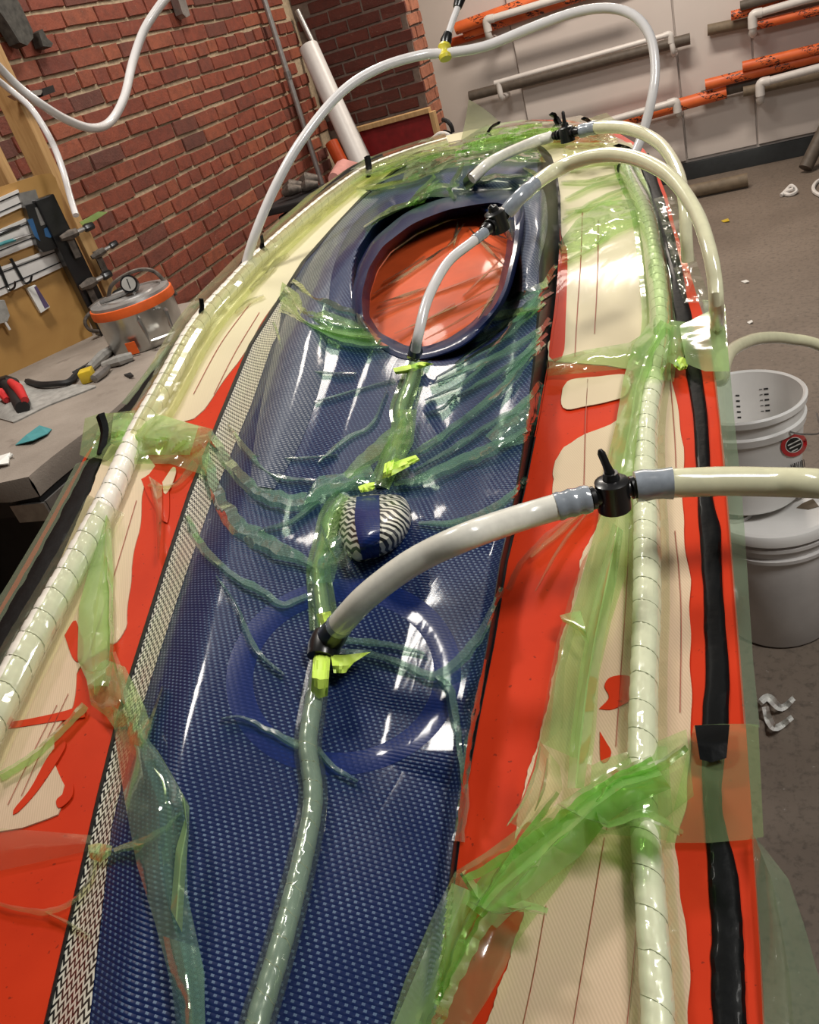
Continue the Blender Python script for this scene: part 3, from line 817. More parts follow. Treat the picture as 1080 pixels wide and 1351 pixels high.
MB().tube([bz(-25, 520, .03), bz(-5, 514, .035), bz(14, 507, .04), bz(20, 505, .035)], [.03, .032, .028, .014], 14).build('motor_body', MAT['black'], dr)
MB().tube([bz(8, 507, .045), bz(20, 515, .035), bz(28, 532, .022), bz(30, 538, .02)], [.018, .022, .023, .018], 12).build('grip', MAT['black_matte'], dr)
MB().tube([bz(14, 504, .062), bz(24, 512, .052), bz(33, 528, .036)], [.010, .014, .010], 10).build('red_shell', MAT['red'], dr)
MB().tube([bz(0, 517, .045), bz(9, 528, .03)], [.012, .009], 8).build('trigger', MAT['red'], dr)
tag(MB().tube(catmull([bz(36, 503, .012), bz(52, 507, .016), bz(75, 506, .018), bz(92, 503, .014), bz(104, 490, .01)], 0.01), 0.009, 6).build('strap', MAT['black_matte']), 'flat black strap lying between the felt and the yellow clamp', 'strap')
qc = empty('squeeze_clamp', bz(135, 485, 0), 'grey squeeze clamp with a yellow block on the workbench below the pot', 'clamp')
MB().tube([bz(118, 486, .012), bz(134, 470, .016), bz(148, 460, .012)], [.012, .016, .012], 8).build('handle', MAT['gray_fabric'], qc)
MB().tube([bz(136, 482, .012), bz(158, 475, .016), bz(174, 470, .012)], [.010, .016, .013], 8).build('handle', MAT['gray_fabric'], qc)
MB().tube([bz(124, 500, .012), bz(134, 492, .014), bz(143, 484, .012)], [.012, .013, .008], 8).build('jaw', MAT['steel'], qc)
MB().box(bz(115, 495, .018), (.038, .045, .034), Matrix.Rotation(.5, 3, 'Z'), bevel=.006).build('block', MAT['yellow'], qc)
MB().tube([bz(96, 492, .01), bz(112, 483, .016), bz(138, 466, .014)], .004, 6).build('bar', MAT['black'], qc)
def flake(px, h, th, mat, name, lab, cat, zf=bz):
    return tag(MB().poly([zf(x, y, h + th + .004 * ((i * 7) % 3)) for i, (x, y) in enumerate(px)], (0, 0, -th)).build(name, mat, None, False), lab, cat)
flake([(20, 587), (34, 574), (52, 561), (68, 566), (62, 572), (42, 581)], .001, .002, MAT['teal'], 'paper_scrap', 'teal paper scrap on the workbench', 'paper')
flake([(-6, 603), (13, 597), (17, 599), (12, 604), (11, 611), (-6, 613)], .001, .003, MAT['paper'], 'paper_scrap', 'torn white paper scrap on the workbench edge', 'paper')
flake([(163, 494), (172, 491), (176, 495), (170, 498)], .001, .003, MAT['black_matte'], 'rubber_chip', 'small dark rubber chip on the workbench', 'chip')
# dark machine by the far brick corner
mc = on_x(398, 262, -1.95)
ma = empty('clamp_stand', (mc[0], mc[1], 0), 'dark grimy vice stand by the far brick corner', 'stand')
MB().box((mc[0], mc[1], mc[2] / 2 - .02), (0.16, 0.30, mc[2] - .02), bevel=.01).build('base', MAT['black_matte'], ma, False)
MB().box((mc[0], mc[1], mc[2]), (0.30, 0.34, 0.035), bevel=.008).build('plate', MAT['black_matte'], ma, False)
for dx, dy, dz, r in ((-.06, .05, .05, .035), (.0, .12, .05, .04), (.04, .02, .04, .03), (-.02, -.05, .05, .03)):
    MB().tube([(mc[0] + dx - .04, mc[1] + dy, mc[2] + dz), (mc[0] + dx, mc[1] + dy, mc[2] + dz + .01), (mc[0] + dx + .05, mc[1] + dy + .02, mc[2] + dz)], [r * .6, r, r * .5], 10).build('jaw', MAT['rust'], ma)
tag(MB().tube([on_x(440, 236, -1.8), on_x(455, 226, -1.8), on_x(470, 222, -1.8)], [.03, .06, .03], 10).build('rag', MAT['pink']), 'pinkish rag bundled beside the short orange tube', 'rag')

# ------------------------------------------------------------------ tube racks on the white wall
def wy(x, y, d): return on_y(x, y, WY - d)
def roll(p0, p1, d, wpx, mat, lab, name='film_tube'):
    a = wy(*p0, d); b = wy(*p1, d)
    r = wpx / 2 * depth((a + b) / 2) / F
    mb = MB(); hollow_tube(mb, a, b, r, 16, 0.14)
    tag(mb.build(name, mat), lab, 'tube', 'tubes on the wall racks')
roll((601, 38), (740, -12), 0.16, 15, MAT['otube'], 'upper bright orange printed tube on the rack above the white hose')
roll((612, 43), (830, -30), 0.09, 18, MAT['otube'], 'lower orange printed tube on the rack above the white hose')
roll((592, 57), (640, 43), 0.05, 10, MAT['hatch'], 'short red orange tube tucked behind the two upper orange tubes')
roll((619, 127), (910, 51), 0.10, 13, MAT['kraft_dark'], 'long dark brown tube alone on the middle rack')
roll((780, 171), (958, 121), 0.13, 16, MAT['otube'], 'orange printed tube on the lowest rack')
roll((925, 127), (1100, 82), 0.09, 14, MAT['kraft_dark'], 'dark tube running behind the lowest orange tubes')
roll((930, 112), (1130, 62), 0.16, 14, MAT['otube'], 'printed orange tube with torn end on the right rack')
roll((979, 88), (1130, 52), 0.20, 13, MAT['otube'], 'topmost printed orange tube of the lower right stack')
roll((980, 121), (1130, 88), 0.16, 13, MAT['kraft'], 'pale brown tube below the printed tubes at the right')
roll((933, 40), (1130, -2), 0.08, 14, MAT['kraft'], 'brown tube sticking out of the upper right rack')
roll((964, 21), (1130, -22), 0.16, 12, MAT['otube'], 'upper orange tube on the upper right rack')
roll((998, 33), (1130, 2), 0.16, 12, MAT['otube'], 'lower orange tube on the upper right rack')
roll((976, 8), (1130, -34), 0.22, 12, MAT['kraft_dark'], 'dark brown tube on top of the upper right rack')
def rack(elb, far, low, lab, wpx=8):
    """a rail along the front of the tubes, an elbow and a hook that goes down and back to the wall"""
    D0 = 0.27
    e = wy(*elb, D0); f_ = wy(*far, D0); l = wy(*low, D0)
    r = wpx / 2 * depth(e) / F
    t = empty('pipe_rack', (e + l) / 2, lab, 'rack', 'white pipe racks on the wall')
    dr_ = (f_ - e) / np.linalg.norm(f_ - e)
    MB().cyl(e + dr_ * r * 1.5, f_, r).build('rail', MAT['pvc'], t)
    MB().tube(catmull([e + dr_ * r * 2.4, e + dr_ * r * .3, e - np.array([0, 0, r * 1.4]), e - np.array([0, 0, r * 3])], 0.008), r * 1.2, 12).build('elbow', MAT['pvc'], t)
    MB().tube(catmull([e - np.array([0, 0, r * 2]), l + np.array([0, 0, r]), l + np.array([0, .04, -r * .4]), l + np.array([0, D0 - .03, -r])], 0.012), r, 12).build('hook', MAT['pvc'], t)
    return t
rack((641, 27), (830, -30), (645, 50), 'white pipe rack holding the two upper orange tubes', 9)
mid = rack((884, 45), (652, 110), (888, 70), 'long white pipe rack along the dark brown tube on the middle rack', 7)
e2_ = wy(657, 109, .27); l2_ = wy(661, 128, .27)
MB().tube(catmull([e2_, l2_, l2_ + np.array([0, .05, -.01]), l2_ + np.array([0, .24, -.02])], .012), .02, 12).build('hook', MAT['pvc'], mid)
rack((892, 134), (780, 166), (895, 150), 'white pipe rack over the lowest orange tube', 9)
rack((992, 20), (1130, -20), (993, 43), 'white pipe rack holding the upper right tubes', 10)
rack((1002, 110), (1130, 76), (1003, 132), 'white pipe rack holding the lower right tubes', 10)

# ------------------------------------------------------------------ on the floor
fz = lambda x, y, h=0.0: on_z(x, y, h)
mb = MB(); hollow_tube(mb, fz(896, 256, .05), fz(986, 237, .05), 0.045)
tag(mb.build('cardboard_tube', MAT['kraft']), 'brown cardboard tube lying on the floor along the white wall', 'tube')
mb = MB(); a = fz(1062, 222, .03); b = wy(1100, 145, .35); mb.cyl(a, b, .045)
tag(mb.build('leaning_bar', MAT['kraft_dark']), 'brown bar leaning up from the floor at the white wall', 'bar')
tag(MB().tube(catmull([fz(1030, 258, .012), fz(1038, 250, .03), fz(1044, 245, .05), fz(1050, 252, .02), fz(1042, 257, .012), fz(1034, 254, .02), fz(1047, 249, .04)], 0.01), .012, 7).build('cord_scrap', MAT['rope']), 'white cord scrap bunched on the concrete floor', 'cord')
tag(MB().tube(catmull([fz(1082, 258, .012), fz(1074, 253, .012), fz(1073, 246, .012), fz(1080, 238, .012), fz(1095, 236, .012)], 0.02), .012, 7).build('cord_loop', MAT['rope']), 'white cord loop on the floor at the frame edge', 'cord')
def paper_ribbon(pts, name):
    P_ = catmull(pts, n=18); rows = []
    for i in range(len(P_)):
        t_ = P_[min(i + 1, 17)] - P_[max(i - 1, 0)]; nrm = np.array([-t_[1], t_[0]]); nrm /= np.linalg.norm(nrm)
        w = 5.5 * (1 - .55 * abs(i / 17 - .35))
        rows.append([fz(P_[i][0] + nrm[0] * w * s_, P_[i][1] + nrm[1] * w * s_, .006 + .012 * (1 + math.sin(i * .9)) + .012 * (s_ < 0)) for s_ in (-1, 0, 1)])
    return MB().grid(rows)
pp = empty('torn_paper', fz(1022, 940), 'torn white paper strip on the concrete floor below the buckets', 'paper')
paper_ribbon([(1001, 928), (1013, 920), (1030, 934), (1047, 921)], 'x').build('strip', MAT['paper'], pp, False)
paper_ribbon([(1009, 932), (1014, 950), (1024, 960), (1045, 946)], 'x').build('strip', MAT['paper'], pp, False)
flake([(977, 371), (984, 369), (988, 371), (982, 373)], .001, .003, MAT['paper'], 'paper_chip', 'white chip on the floor beside the drooping hose', 'chip', fz)
flake([(951, 291), (960, 288), (962, 291), (954, 293)], .001, .003, MAT['yellow'], 'yellow_chip', 'yellow chip on the floor behind the drooping hose', 'chip', fz)
flake([(985, 425), (991, 422), (993, 424), (988, 427)], .001, .003, MAT['paper'], 'paper_chip', 'white chip on the floor above the bucket hose', 'chip', fz)
# buckets
LC, UC = (0.045, 1.84, 0.0), (-0.005, 1.87, 0.39)
lb = empty('lidded_bucket', LC, 'old white bucket with a lid standing on the floor below the other bucket', 'bucket')
MB().lathe(LC, [(0, .002), (.126, .002), (.132, .010), (.143, .285), (.152, .288), (.153, .298), (.145, .301), (.146, .322), (.156, .325), (.156, .334), (.147, .337), (.148, .36)], 56).build('body', MAT['bucket_old'], lb)
MB().lathe(LC, [(.150, .345), (.160, .346), (.162, .366), (.158, .374), (.148, .376), (.142, .368), (.05, .368), (0, .368)], 56).build('lid', MAT['bucket'], lb)
hc = on_z(968, 678, .368)
MB().lathe((hc[0], hc[1], .368), [(0, .0015), (.035, .0015), (.035, .001)], 24).build('opening', MAT['kraft_dark'], lb)
MB().lathe((hc[0], hc[1], .366), [(.034, .0), (.036, .010), (.042, .011), (.044, .003)], 24).build('collar', MAT['bucket_old'], lb)
MB().poly([on_z(x, y, .3695) for x, y in ((1058, 664), (1072, 658), (1080, 668), (1066, 672), (1050, 670))], (0, 0, -.001)).build('stain', MAT['kraft'], lb, False)
tag(MB().tube([on_z(972, 679, .385), on_z(1000, 672, .39), on_z(1030, 662, .39), on_z(1100, 634, .385)], [.009, .010, .007, .007], 10).build('stirring_stick', MAT['kraft']), 'brown stirring stick lying across the bucket lid', 'stick')
ub = empty('mixing_bucket', UC, 'open white mixing bucket with a round red sticker standing on the lidded bucket', 'bucket')
UB = [(0, .0), (.112, .0), (.118, .006), (.1285, .195), (.134, .198), (.136, .215), (.131, .220), (.132, .245), (.138, .248), (.139, .262), (.134, .266), (.129, .262), (.127, .235), (.112, .012), (0, .012)]
UB = [(r * 1.0, z) for r, z in UB]
MB().lathe(UC, UB, 64).build('body', MAT['bucket'], ub)
def on_cone(x, y, c, r, far=False):
    d = ray(x, y); o_ = CAMP - np.array(c)
    a_ = d[0] ** 2 + d[1] ** 2; b_ = 2 * (d[0] * o_[0] + d[1] * o_[1])
    t = 2.0
    for _ in range(4):
        z_ = o_[2] + t * d[2]
        rr = r(z_)
        c_ = o_[0] ** 2 + o_[1] ** 2 - rr * rr
        disc = max(0, b_ * b_ - 4 * a_ * c_) ** .5
        t = (-b_ + disc) / (2 * a_) if far else (-b_ - disc) / (2 * a_)
    return CAMP + d * t
rout = lambda z: .118 + (.1285 - .118) * z / .19 + .001
rin = lambda z: .112 + (.127 - .112) * z / .235 - .0012
def disc_patch(cx, cy, rx, ry, ang, r0, r1, mat, name, dr):
    rows = []
    for k in range(33):
        a = 2 * math.pi * k / 32
        row = []
        for q_ in (r0, (r0 + r1) / 2, r1):
            u = rx * q_ * math.cos(a); v = ry * q_ * math.sin(a)
            row.append(on_cone(cx + u * math.cos(ang) - v * math.sin(ang), cy + u * math.sin(ang) + v * math.cos(ang), UC, lambda z: rout(z) + dr))
        rows.append(row)
    MB().grid(rows).build(name, mat, ub)
disc_patch(1047, 587, 18, 15, -.5, .0, .68, MAT['ink'], 'sticker_centre', .0008)
disc_patch(1047, 587, 18, 15, -.5, .60, 1.0, MAT['red'], 'sticker_ring', .0012)
disc_patch(1047, 587, 18, 15, -.5, .60, .66, MAT['paper'], 'sticker_line', .0016)
def strip_on(cf, pts, wpx, mat, name, parent):
    rows = []
    P_ = resample2(pts, 7)
    d_ = P_[-1] - P_[0]; nn = np.array([-d_[1], d_[0]]) / np.linalg.norm(d_)
    for p_ in P_: rows.append([cf(*(p_ - nn * wpx / 2)), cf(*(p_ + nn * wpx / 2))])
    return MB().grid(rows)
cf = lambda x, y: on_cone(x, y, UC, lambda z: rout(z) + .0022)
mb = MB()
for (a, b2) in (((1039, 588), (1055, 580)), ((1041, 592), (1056, 585)), ((1044, 596), (1052, 592))):
    s_ = strip_on(cf, [a, b2], 1.6, None, '', None); mb.add(s_.v, s_.f)
mb.build('sticker_print', MAT['paper'], ub)
mb = MB()
for k, w in enumerate((1.4, .8, 2, .8, 1.4, .7, 1.8, 1.0)):
    x = 1043 + k * 2.4; y0 = 618 - k * 1.0
    s_ = strip_on(cf, [(x, y0 - 5), (x + 1.4, y0 + 5)], w, None, '', None); mb.add(s_.v, s_.f)
mb.build('barcode', MAT['ink'], ub)
cfi = lambda x, y: on_cone(x, y, UC, rin, True)
for k in range(5):
    x0 = 1001 + k * 0.6; y0 = 514 + k * 7.2
    for (xa, xb, w, dy) in ((0, 4, 1.0, 0), (6, 12, 2.2, 0), (-31, -26, 2.2, 8)):
        s_ = strip_on(cfi, [(x0 + xa, y0 - xa * .1 * (dy == 0) + dy), (x0 + xb, y0 - xb * .1 * (dy == 0) + dy)], w, None, '', None)
        s_.build('scale_mark', MAT['ink'], ub)
pts = [on_cone(1041, 569, UC, lambda z: rout(z) + .006), on_cone(1046, 571, UC, lambda z: rout(z) + .010), on_cone(1060, 573, UC, lambda z: rout(z) + .02), np.array([UC[0] + .16, UC[1] - .03, UC[2] + .165]), np.array([UC[0] + .16, UC[1] + .06, UC[2] + .165])]
MB().tube(catmull(pts, .006), .0022, 6).build('bail', MAT['steel'], ub)

# ------------------------------------------------------------------ the mould and the laminate in it
TL = [(187, 690), (190, 640), (193, 620), (198, 590), (203, 570), (212, 545), (225, 520), (258, 480), (300, 440), (345, 400), (400, 365), (455, 330), (550, 290), (650, 250), (755, 215), (850, 185), (930, 160), (1050, 130), (1180, 100), (1351, 60), (1440, 38)]
TR = [(187, 700), (195, 716), (205, 725), (230, 733), (260, 737), (330, 739), (400, 734), (470, 724), (560, 708), (650, 690), (740, 668), (850, 650), (950, 630), (1050, 612), (1150, 600), (1351, 577), (1440, 568)]
TFL = [(158, 735), (163, 690), (170, 640), (180, 590), (192, 540), (205, 500), (225, 455), (260, 408), (300, 368), (345, 323), (400, 270), (430, 247), (500, 195), (550, 152), (600, 113), (700, 58), (850, -28), (950, -95), (1100, -200), (1351, -390), (1440, -460)]
TFR = [(158, 745), (165, 785), (175, 815), (195, 848), (220, 864), (260, 880), (300, 890), (350, 907), (400, 922), (430, 932), (500, 944), (600, 955), (700, 963), (850, 975), (950, 983), (1100, 993), (1250, 1003), (1351, 1008), (1440, 1013)]
fL = lambda y: interp(y, TL)
fR = lambda y: interp(y, TR)
HATCH = [(515.6, 332), (550, 308), (589.6, 291), (645, 281), (664, 288), (669, 310), (667, 335), (657, 376), (645, 402), (619, 428), (590, 447), (562, 457), (535, 456), (501, 439), (487, 417), (488, 387), (498, 356)]
HC = np.mean(HATCH, 0)
TA = [(186, 0), (196, .015), (215, .045), (250, .06), (340, .062), (420, .06), (520, .052), (650, .044), (800, .034), (950, .03), (1100, .026), (1440, .026)]
TW = [(186, 4), (200, 14), (230, 24), (300, 28), (400, 24), (500, 18), (600, 12), (700, 9), (900, 7), (1440, 6)]
TS = [(186, .5), (230, .30), (330, .17), (450, .14), (700, .18), (900, .2), (1440, .22)]
def H(x, y, pit=True):
    l = fL(y); r = fR(y)
    if x <= l or x >= r or y <= 187: return 0.0
    s = (x - l) / (r - l)
    A = interp(y, TA)
    e_ = smooth(0, .1, s) * smooth(0, .05, 1 - s)
    h = A * smooth(0, interp(y, TS), s) * smooth(0, 1, (r - x) / interp(y, TW))
    # crest of the left shoulder and the pan inside it
    wy_ = smooth(270, 330, y) * (1 - smooth(640, 720, y))
    h += .004 * wy_ * math.exp(-((s - .20) / .09) ** 2)
    h -= .010 * wy_ * smooth(.15, .34, s)
    h -= .016 * smooth(330, 460, y) * (1 - smooth(640, 760, y)) * smooth(.30, .42, s) * (1 - smooth(.72, .9, s))
    # seat pan
    h -= .016 * math.exp(-((s - .66) / .22) ** 2 - ((y - 960) / 200) ** 2)
    h += .006 * math.exp(-((s - .20) / .10) ** 2 - ((y - 1000) / 160) ** 2)
    h -= .055 * (min(s, .75 + .25 * smooth(990, 1060, y)) - .4) * smooth(650, 740, y) * e_
    # boss under the console
    h += .012 * math.exp(-((x - 545) / 45) ** 2 - ((y - 690) / 45) ** 2)
    # rear deck behind the coaming
    h += .020 * math.exp(-((x - 640) / 70) ** 2 - ((y - 222) / 22) ** 2)
    h -= .012 * math.exp(-((x - 630) / 90) ** 2 - ((y - 252) / 9) ** 2)
    # hatch pit
    d = math.hypot((x - 578) / 96, (y - 369) / 92)
    if pit and d < 1.4: h -= .07 * (1 - smooth(1.02, 1.2, d))
    return h
def P(x, y, off=0.0): return plane_pt(x, y, H(x, y) + off)
FLANGE_C = plane_pt(480, 640)
mould = empty('boat_mould', (FLANGE_C[0], FLANGE_C[1], 0), 'long orange boat mould with wide flanges on a stand in mid room', 'mould')
ys = np.concatenate([np.linspace(158, 186.9, 8), np.linspace(187.1, 320, 40), np.linspace(324, 700, 60), np.linspace(708, 1440, 60)])
TH = np.array([0, 0, -.012])
def flange(side):
    rows = []
    for y in ys:
        if y < 187:
            a, b2 = (interp(y, TFL), 700) if side == 'L' else (700, interp(y, TFR))
        else:
            a, b2 = (interp(y, TFL), fL(y)) if side == 'L' else (fR(y), interp(y, TFR))
        rows.append([plane_pt(a + (b2 - a) * t, y) for t in np.linspace(0, 1, 12)])
    mb = MB().grid(rows)
    e = -1 if side == 'R' else 0
    mb.grid([[r[e], r[e] + TH] for r in rows])
    return mb
flange('L').build('left_flange', MAT['orange'], mould)
flange('R').build('right_flange', MAT['orange'], mould)
# hull shell below and the stand
rows = []
for y in np.linspace(190, 1400, 30):
    a = plane_pt(fL(y) + 2, y, -.014); b2 = plane_pt(fR(y) - 2, y, -.014)
    dpt = .24 * smooth(187, 330, y)
    rows.append([a + (b2 - a) * t + np.array([0, 0, -dpt * math.sin(math.pi * t) ** .7 - .001]) for t in np.linspace(0, 1, 14)])
MB().grid(rows).build('hull_shell', MAT['bucket_old'], mould)
for yv in (330, 760):
    a = plane_pt(fL(yv) - 20, yv); b2 = plane_pt(fR(yv) + 20, yv)
    for q_ in (a, b2):
        MB().box((q_[0], q_[1], (q_[2] - .013) / 2), (.05, .05, q_[2] - .013)).build('leg', MAT['black_matte'], mould, False)
    zz = min(a[2], b2[2]) - .32
    A_, B_ = Vector((a[0], a[1], zz)), Vector((b2[0], b2[1], zz))
    MB().box((A_ + B_) / 2, ((B_ - A_).length, .04, .06), Matrix.Rotation(math.atan2(B_[1] - A_[1], B_[0] - A_[0]), 3, 'Z')).build('cross_bar', MAT['black_matte'], mould, False)

deck = empty('deck_laminate', P(440, 700), 'blue woven boat deck laminate lying in the orange mould', 'laminate')
def chev_in(y):
    return fL(y) + interp(y, [(187, 0), (300, 1), (400, 6), (440, 26), (535, 33), (640, 32), (720, 30), (880, 27), (1000, 26), (1090, 25), (1200, 38), (1351, 56), (1440, 64)])
def ysd(): return np.concatenate([np.linspace(187.2, 300, 60), np.linspace(302, 700, 130), np.linspace(704, 1440, 120)])
rows = []
for y in ysd():
    a = chev_in(y); b2 = fR(y) - interp(y, TW) * 1.0
    b2 = max(a + 1, b2)
    rows.append([P(a + (b2 - a) * t, y, .0015) for t in np.linspace(0, 1, 110)])
MB().grid(rows).build('weave_panel', MAT['weave'], deck)
rows = []
for y in ysd():
    a = fL(y) + 3; b2 = chev_in(y) + 1.5
    if y < 390: continue
    rows.append([P(a + (b2 - a) * t, y, .0022) for t in np.linspace(0, 1, 9)])
MB().grid(rows).build('zigzag_border', MAT['zig'], deck)
rows = []
for y in ysd():
    a = fL(y) - 2.5; b2 = fL(y) + 3.6
    rows.append([P(a + (b2 - a) * t, y, .0015 + .003 * math.sin(math.pi * t)) for t in np.linspace(0, 1, 4)])
MB().grid(rows).build('edge_trim', MAT['side'], deck)
rows = []
for y in ysd():
    w = interp(y, TW); a = fR(y) - w - .5; b2 = fR(y) + 2
    rows.append([P(a + (b2 - a) * t, y, .0022) for t in np.linspace(0, 1, 9)])
MB().grid(rows).build('side_wall', MAT['side'], deck)
# grey weave shoulder at the right of the coaming
L_ = [(703, 250), (688, 262), (690, 300), (683, 345), (668, 385), (655, 410)]; R_ = [(716, 250), (720, 262), (722, 300), (712, 345), (706, 385), (700, 408)]
def drape_loft(A_, B_, n, m, off, fn=None):
    A2 = catmull(A_, n=n); B2 = catmull(B_, n=n)
    rows = []
    for i in range(n):
        rows.append([P(*(A2[i] * (1 - v) + B2[i] * v)[:2], off + (fn(i / (n - 1), v) if fn else 0)) for v in np.linspace(0, 1, m)])
    return MB().grid(rows)
drape_loft(L_, R_, 30, 12, .003, lambda u, v: .016 * math.sin(math.pi * v) * math.sin(math.pi * min(1, u * 1.1 + .05))).build('grey_shoulder', MAT['weave_gray_sheen'], deck)
# silver sheen along the left shoulder's crest, put into the weave colour
L_ = [(478, 262), (440, 300), (402, 360), (372, 430), (352, 500), (336, 580), (330, 640)]; R_ = [(500, 262), (462, 302), (438, 360), (432, 430), (424, 500), (398, 580), (362, 645)]
drape_loft(L_, R_, 60, 14, .002, lambda u, v: .010 * math.sin(math.pi * v) * math.sin(math.pi * (u * .9 + .06)) ** .5).build('crest_sheen', MAT['weave_gray_sheen'], deck)
# hatch plug and coaming
hr = resample2(HATCH + [HATCH[0]], 73)[:-1]
hs = catmull([tuple(q_) for q_ in hr] + [tuple(hr[0])], n=97)[:-1]
HZ = H(480, 470) - .010
rows = []
for q_ in (1.06, 1.0, .8, .55, .3, .05):
    rows.append([plane_pt(HC[0] + (p_[0] - HC[0]) * q_, HC[1] + (p_[1] - HC[1]) * q_, HZ + .010 * (1 - q_ * q_)) for p_ in hs])
plug = MB().grid(rows, True)
plug.f.append(tuple(5 * len(hs) + j for j in range(len(hs))))
plug.build('hatch_skin', MAT['hatch'], deck)
OUT = [(472, 350), (489, 320), (510, 300), (540, 278), (582, 262), (641, 250), (676, 252), (692, 270), (690, 310), (683, 345), (672, 385), (655, 415), (628, 444), (600, 462), (562, 474), (528, 474), (494, 455), (470, 425), (464, 390)]
oc = catmull(OUT + [OUT[0]], n=97)[:-1]
# put both rings on the same angles
def by_angle(c_, n=120):
    a = np.unwrap(np.arctan2(c_[:, 1] - HC[1], c_[:, 0] - HC[0]))
    if a[-1] < a[0]: a, c_ = a[::-1], c_[::-1]
    a0 = a - a[0]
    k = a0[0] + np.linspace(0, 2 * math.pi, n, endpoint=False)
    base = a[0]
    aa = np.concatenate([a, a + 2 * math.pi, a - 2 * math.pi]); cc_ = np.concatenate([c_, c_, c_])
    o_ = np.argsort(aa); aa, cc_ = aa[o_], cc_[o_]
    k = np.linspace(0, 2 * math.pi, n, endpoint=False)
    return np.stack([np.interp(k, aa, cc_[:, 0]), np.interp(k, aa, cc_[:, 1])], 1)
ri_, ro_ = by_angle(hs[:, :2]), by_angle(oc[:, :2])
MAT['wrap_line'] = simple('wrap_groove_line', (0.36, 0.36, 0.27), 0.6)
prof = [(0.0, 'o', .001), (.10, 'o', .012), (.30, 'o', .020), (.55, 'o', .022), (.80, 'o', .016), (.93, 'o', .004), (1.0, 'i', .004)]
rows = []
for f_, w_, dz in prof:
    row = []
    for k in range(120):
        q_ = ro_[k] * (1 - f_) + ri_[k] * f_
        nf = 1 - .75 * smooth(400, 455, ro_[k][1])
        po_ = H(*ro_[k], False) + dz * nf
        if w_ == 'i': po_ = HZ + .002
        elif f_ > .6: po_ = max(H(*ro_[k], False) * (1 - (f_ - .6)) + dz * .6 * nf, HZ + .004)
        row.append(plane_pt(q_[0], q_[1], po_))
    rows.append(row)
MB().grid(rows, True).build('coaming_rim', MAT['weave_dark'], deck)
# plain ring around the seat pan
rows = []
for k in range(97):
    a = 2 * math.pi * k / 96
    row = []
    for q_ in (1.0, .92, .84, .77):
        x = 453 + 154 * q_ * math.cos(a) + 18 * q_ * math.sin(a); y = 893 + 128 * q_ * math.sin(a) - 22 * q_ * math.cos(a)
        row.append(P(x, y, .0026 if q_ in (.92, .84) else .0016))
    rows.append(row)
MB().grid(rows).build('ring_patch', MAT['weave_plain'], deck)
# console pod
CP = [(446, 690), (448, 668), (458, 656), (480, 653), (505, 652), (528, 654), (540, 668), (542, 690), (532, 712), (515, 728), (490, 738), (468, 740), (452, 722)]
cpx = catmull(CP + [CP[0]], n=49)[:-1]
cc0 = np.array([494, 690])
def pod(mat, name, k0, k1, extra):
    rows = []
    for q_ in (1.0, .93, .8, .62, .42, .2, .02):
        row = []
        for k in range(49):
            p_ = cc0 + (cpx[k % 48][:2] - cc0) * q_
            row.append(P(p_[0], p_[1] , .002 + extra + .050 * (1 - q_ ** 2.6) ** .6))
        rows.append(row)
    return rows
MB().grid(pod(0, 0, 0, 0, 0)).build('console_pod', MAT['zebra'], deck)
L_ = [(470, 655), (468, 690), (478, 738)]; R_ = [(500, 653), (501, 690), (500, 735)]
def pod_h(x, y):
    v = np.array([x, y]) - cc0; a = math.atan2(v[1], v[0]); r = np.hypot(*v)
    ang = np.arctan2(cpx[:, 1] - cc0[1], cpx[:, 0] - cc0[0])
    k = int(np.argmin(np.abs((ang - a + math.pi) % (2 * math.pi) - math.pi)))
    q_ = min(1, r / np.hypot(*(cpx[k][:2] - cc0)))
    return .002 + .050 * (1 - q_ ** 2.6) ** .6
A2, B2 = catmull(L_, n=30), catmull(R_, n=30)
rows = []
for i in range(30):
    row = []
    for v in np.linspace(0, 1, 9):
        p_ = A2[i] * (1 - v) + B2[i] * v
        row.append(P(p_[0], p_[1], .0025 + pod_h(p_[0], p_[1])))
    rows.append(row)
MB().grid(rows).build('blue_band', MAT['weave_plain'], deck)

# ------------------------------------------------------------------ peel ply cloths on the flanges
def cloth(name, tabL, tabR, y0, y1, label, wav=1.2):
    rows = []
    for y in np.arange(y0, y1 + .1, 6 if y1 > 400 else 4):
        wav = 1.2 * smooth(330, 420, y)
        a = interp(y, tabL) + wav * math.sin(y * .11) + wav * .6 * math.sin(y * .37); b2 = interp(y, tabR) + wav * math.sin(y * .083 + 1)
        if b2 - a < 1: b2 = a + 1
        rows.append([plane_pt(a + (b2 - a) * t, y, .0016) for t in np.linspace(0, 1, 10)])
    mb = MB().grid(rows)
    mb.grid([[r[0], r[0] - np.array([0, 0, .0014])] for r in rows]); mb.grid([[r[-1], r[-1] - np.array([0, 0, .0014])] for r in rows])
    return tag(mb.build(name, MAT['peel']), label, 'cloth')
cr = cloth('peel_ply_sheet',
      [(188, 706), (195, 718), (215, 730), (240, 736), (310, 740), (330, 748), (420, 744), (455, 722), (480, 722), (482, 800), (486, 835), (500, 838), (555, 815), (560, 806), (575, 765), (592, 740), (615, 731), (650, 727), (662, 727), (664, 800), (690, 788), (740, 765), (790, 757), (835, 742), (890, 730), (960, 715), (1040, 690), (1120, 675), (1200, 692), (1285, 665), (1325, 650), (1440, 615)],
      [(188, 832), (215, 850), (270, 862), (340, 872), (420, 882), (490, 885), (550, 895), (590, 902), (625, 900), (700, 901), (765, 910), (850, 910), (950, 912), (1060, 905), (1115, 890), (1200, 900), (1265, 910), (1351, 907), (1440, 905)], 188, 1440,
      'beige peel ply cloth on the right flange of the orange mould')
